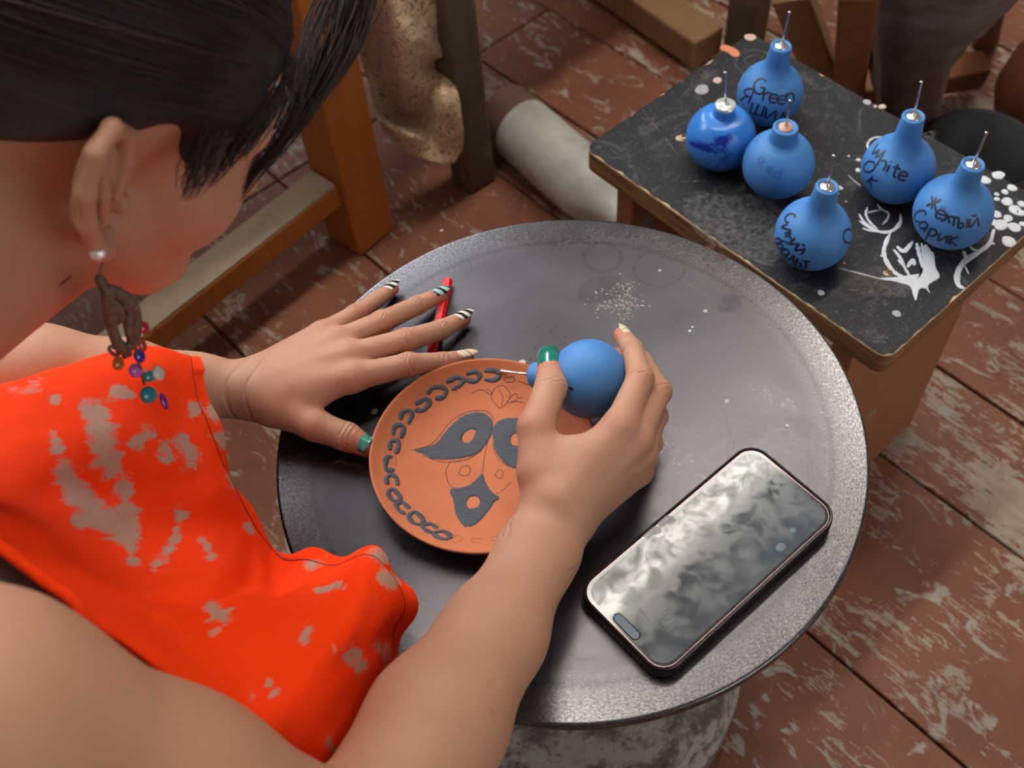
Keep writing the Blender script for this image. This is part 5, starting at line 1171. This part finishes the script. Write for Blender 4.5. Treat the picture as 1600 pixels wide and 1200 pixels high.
legs = U(.03, RC(HR_, KR, .085, .052), RC(HL_, KL, .085, .052), RC(KR, AR, .052, .038), RC(KL, AL, .052, .038), RC(HIP + rgt * .07 - zz * .02, HIP - rgt * .07 - zz * .02, .125, .125))
V, Q = surface(legs, (-.85, -.80, .02), (0, .15, .55), .006); npmesh('trousers', V, Q, MAT['trousers'], person)
for a_ in (AR, AL):
    sh = U(.02, RC(flat(a_, .045), flat(a_ + fwd * .13, .030), .040, .030), RC(a_ - zz * .03, a_, .036, .036))
    V, Q = surface(sh, a_ - .2, a_ + .25, .005); V[:, 2] = np.maximum(V[:, 2], .002); npmesh('shoe', V, Q, MAT['trousers'], person)
seat = empty('stool', flat(HIP), 'low round wooden stool under the seated person', 'stool')
MB().lathe([(0, .150), (.15, .150), (.16, .155), (.16, .175), (.15, .181), (0, .181)], flat(HIP), n=48).build('seat', MAT['brown_wood'], seat)
for k in range(3):
    a_ = 2 * math.pi * k / 3; d_ = np.array([math.cos(a_), math.sin(a_), 0]); MB().tube([flat(HIP) + d_ * .14, flat(HIP, .155) + d_ * .10], .016, 12).build('leg', MAT['brown_wood'], seat)

# ------------------------------------------------------------------ earring
ear_d = proj(ER(.009, -.030, .006))[2]
top = ER(.009, -.030, .008)
earring = empty('earring', top, 'dangling bronze earring with coloured glass beads'); del earring['label']
earring.parent = person; earring.matrix_parent_inverse = world_of(person).inverted(); earring['label'] = 'dangling bronze earring with coloured beads'
def EP(px, py):     # on the vertical plane the earring hangs in
    v = ray(px, py); n_ = unit([CAM[0] - top[0], CAM[1] - top[1], 0]); t = np.dot(top - CAM, n_) / np.dot(v, n_); return CAM + v * t
MAT['bronze'] = simple('old_bronze', srgb(112, 104, 88), .6, .5, nz=.4, scale=300, bump=1.0); MAT['crystal'] = simple('crystal', (.85, .8, .8), .05, .35)
cp = EP(152, 395); cp = cp + unit(CAM - cp) * .010; sc_px = lambda n: n * ear_d / F
MB().lathe([(0, -sc_px(9)), (sc_px(9), -sc_px(5)), (sc_px(13), 0), (sc_px(9), sc_px(7)), (0, sc_px(9))], cp, unit(CAM - cp), n=8).build('crystal_stud', MAT['crystal'], earring)
fm = MB(); cr = lambda x, y: EP(80 + x * .2667, 360 + y * .2667)
fm.tube([cr(300, 190), cr(285, 240), cr(290, 290)], .0006, 6)
for x, y in ((285, 292), (300, 312), (312, 335)): fm.tube([cr(x - 18, y), cr(x + 18, y)], .0028, 8)
fm.tube(catmull([cr(*p) for p in ((320, 345), (335, 440), (350, 550), (385, 650), (430, 690), (480, 650), (495, 560), (488, 460), (440, 400), (380, 360), (325, 345))], 50), .0030, 8)
fm.tube(catmull([cr(*p) for p in ((350, 400), (400, 450), (412, 500), (390, 530), (370, 500), (385, 470))], 30), .0022, 8)
fm.tube(catmull([cr(*p) for p in ((350, 560), (375, 480), (350, 430))], 16), .0024, 8); fm.tube(catmull([cr(*p) for p in ((470, 640), (450, 540), (465, 470), (430, 420))], 20), .0026, 8)
for x, y in ((395, 690), (430, 712), (455, 700), (480, 655), (505, 610), (375, 660)): fm.tube([cr(x, y), cr(x + 4, y + 30)], .0016, 6)
fm.tube(catmull([cr(*p) for p in ((385, 690), (350, 680), (340, 700), (365, 725), (390, 740))], 16), .0010, 6)
fm.tube(catmull([cr(*p) for p in ((490, 650), (500, 720), (520, 800), (545, 900))], 16), .0009, 6)
for p_ in catmull([cr(*p) for p in ((322, 345), (332, 440), (345, 550), (380, 655), (430, 700), (488, 655), (503, 560), (496, 460), (445, 395), (380, 355))], 26):
    p_ = p_ + unit(CAM - p_) * .0012; fm.lathe([(0, -.0019), (.0015, -.0012), (.0020, 0), (.0015, .0012), (0, .0019)], p_, n=7)
fm.build('bronze_filigree', MAT['bronze'], earring, smooth=True)
def bead(px, py, rx, ry, cl_, rot=0, name='bead'):
    c_ = EP(px, py); n_ = unit(CAM - c_); vx = unit(EP(px + 5, py) - c_); vy = np.cross(n_, vx); ca, sa = math.cos(rot), math.sin(rot); vx, vy = vx * ca + vy * sa, vy * ca - vx * sa
    vs = []; fs = []; nu_, nv_ = 10, 18
    for i in range(nu_ + 1):
        t = math.pi * i / nu_
        for j in range(nv_): p_ = 2 * math.pi * j / nv_; vs.append(c_ + vx * sc_px(rx) * math.sin(t) * math.cos(p_) + vy * sc_px(ry) * math.sin(t) * math.sin(p_) + n_ * sc_px(min(rx, ry) * .6) * math.cos(t))
    for i in range(nu_):
        for j in range(nv_): fs.append((i * nv_ + j, i * nv_ + (j + 1) % nv_, (i + 1) * nv_ + (j + 1) % nv_, (i + 1) * nv_ + j))
    mobj(name, vs, fs, simple('bead_glass', cl_, .15, 0, Coat_Weight=.5), earring, True)
for px, py, rx, ry, cl_, ro in ((225, 512, 10, 13, srgb(170, 14, 36), .4), (222, 538, 8, 14, srgb(170, 40, 14), .3), (218, 556, 11, 14, srgb(44, 22, 150), .3), (185, 568, 11, 13, srgb(176, 96, 20), 0), (212, 579, 13, 14, srgb(176, 96, 184), .3), (247, 583, 12, 16, srgb(196, 200, 190), .3), (233, 588, 11, 12, srgb(20, 140, 150), .2), (232, 617, 17, 18, srgb(14, 128, 146), 0), (256, 627, 7, 18, srgb(110, 16, 130), .35), (228, 578, 3, 5, srgb(190, 160, 90), .2)): bead(px, py, rx, ry, cl_, ro)
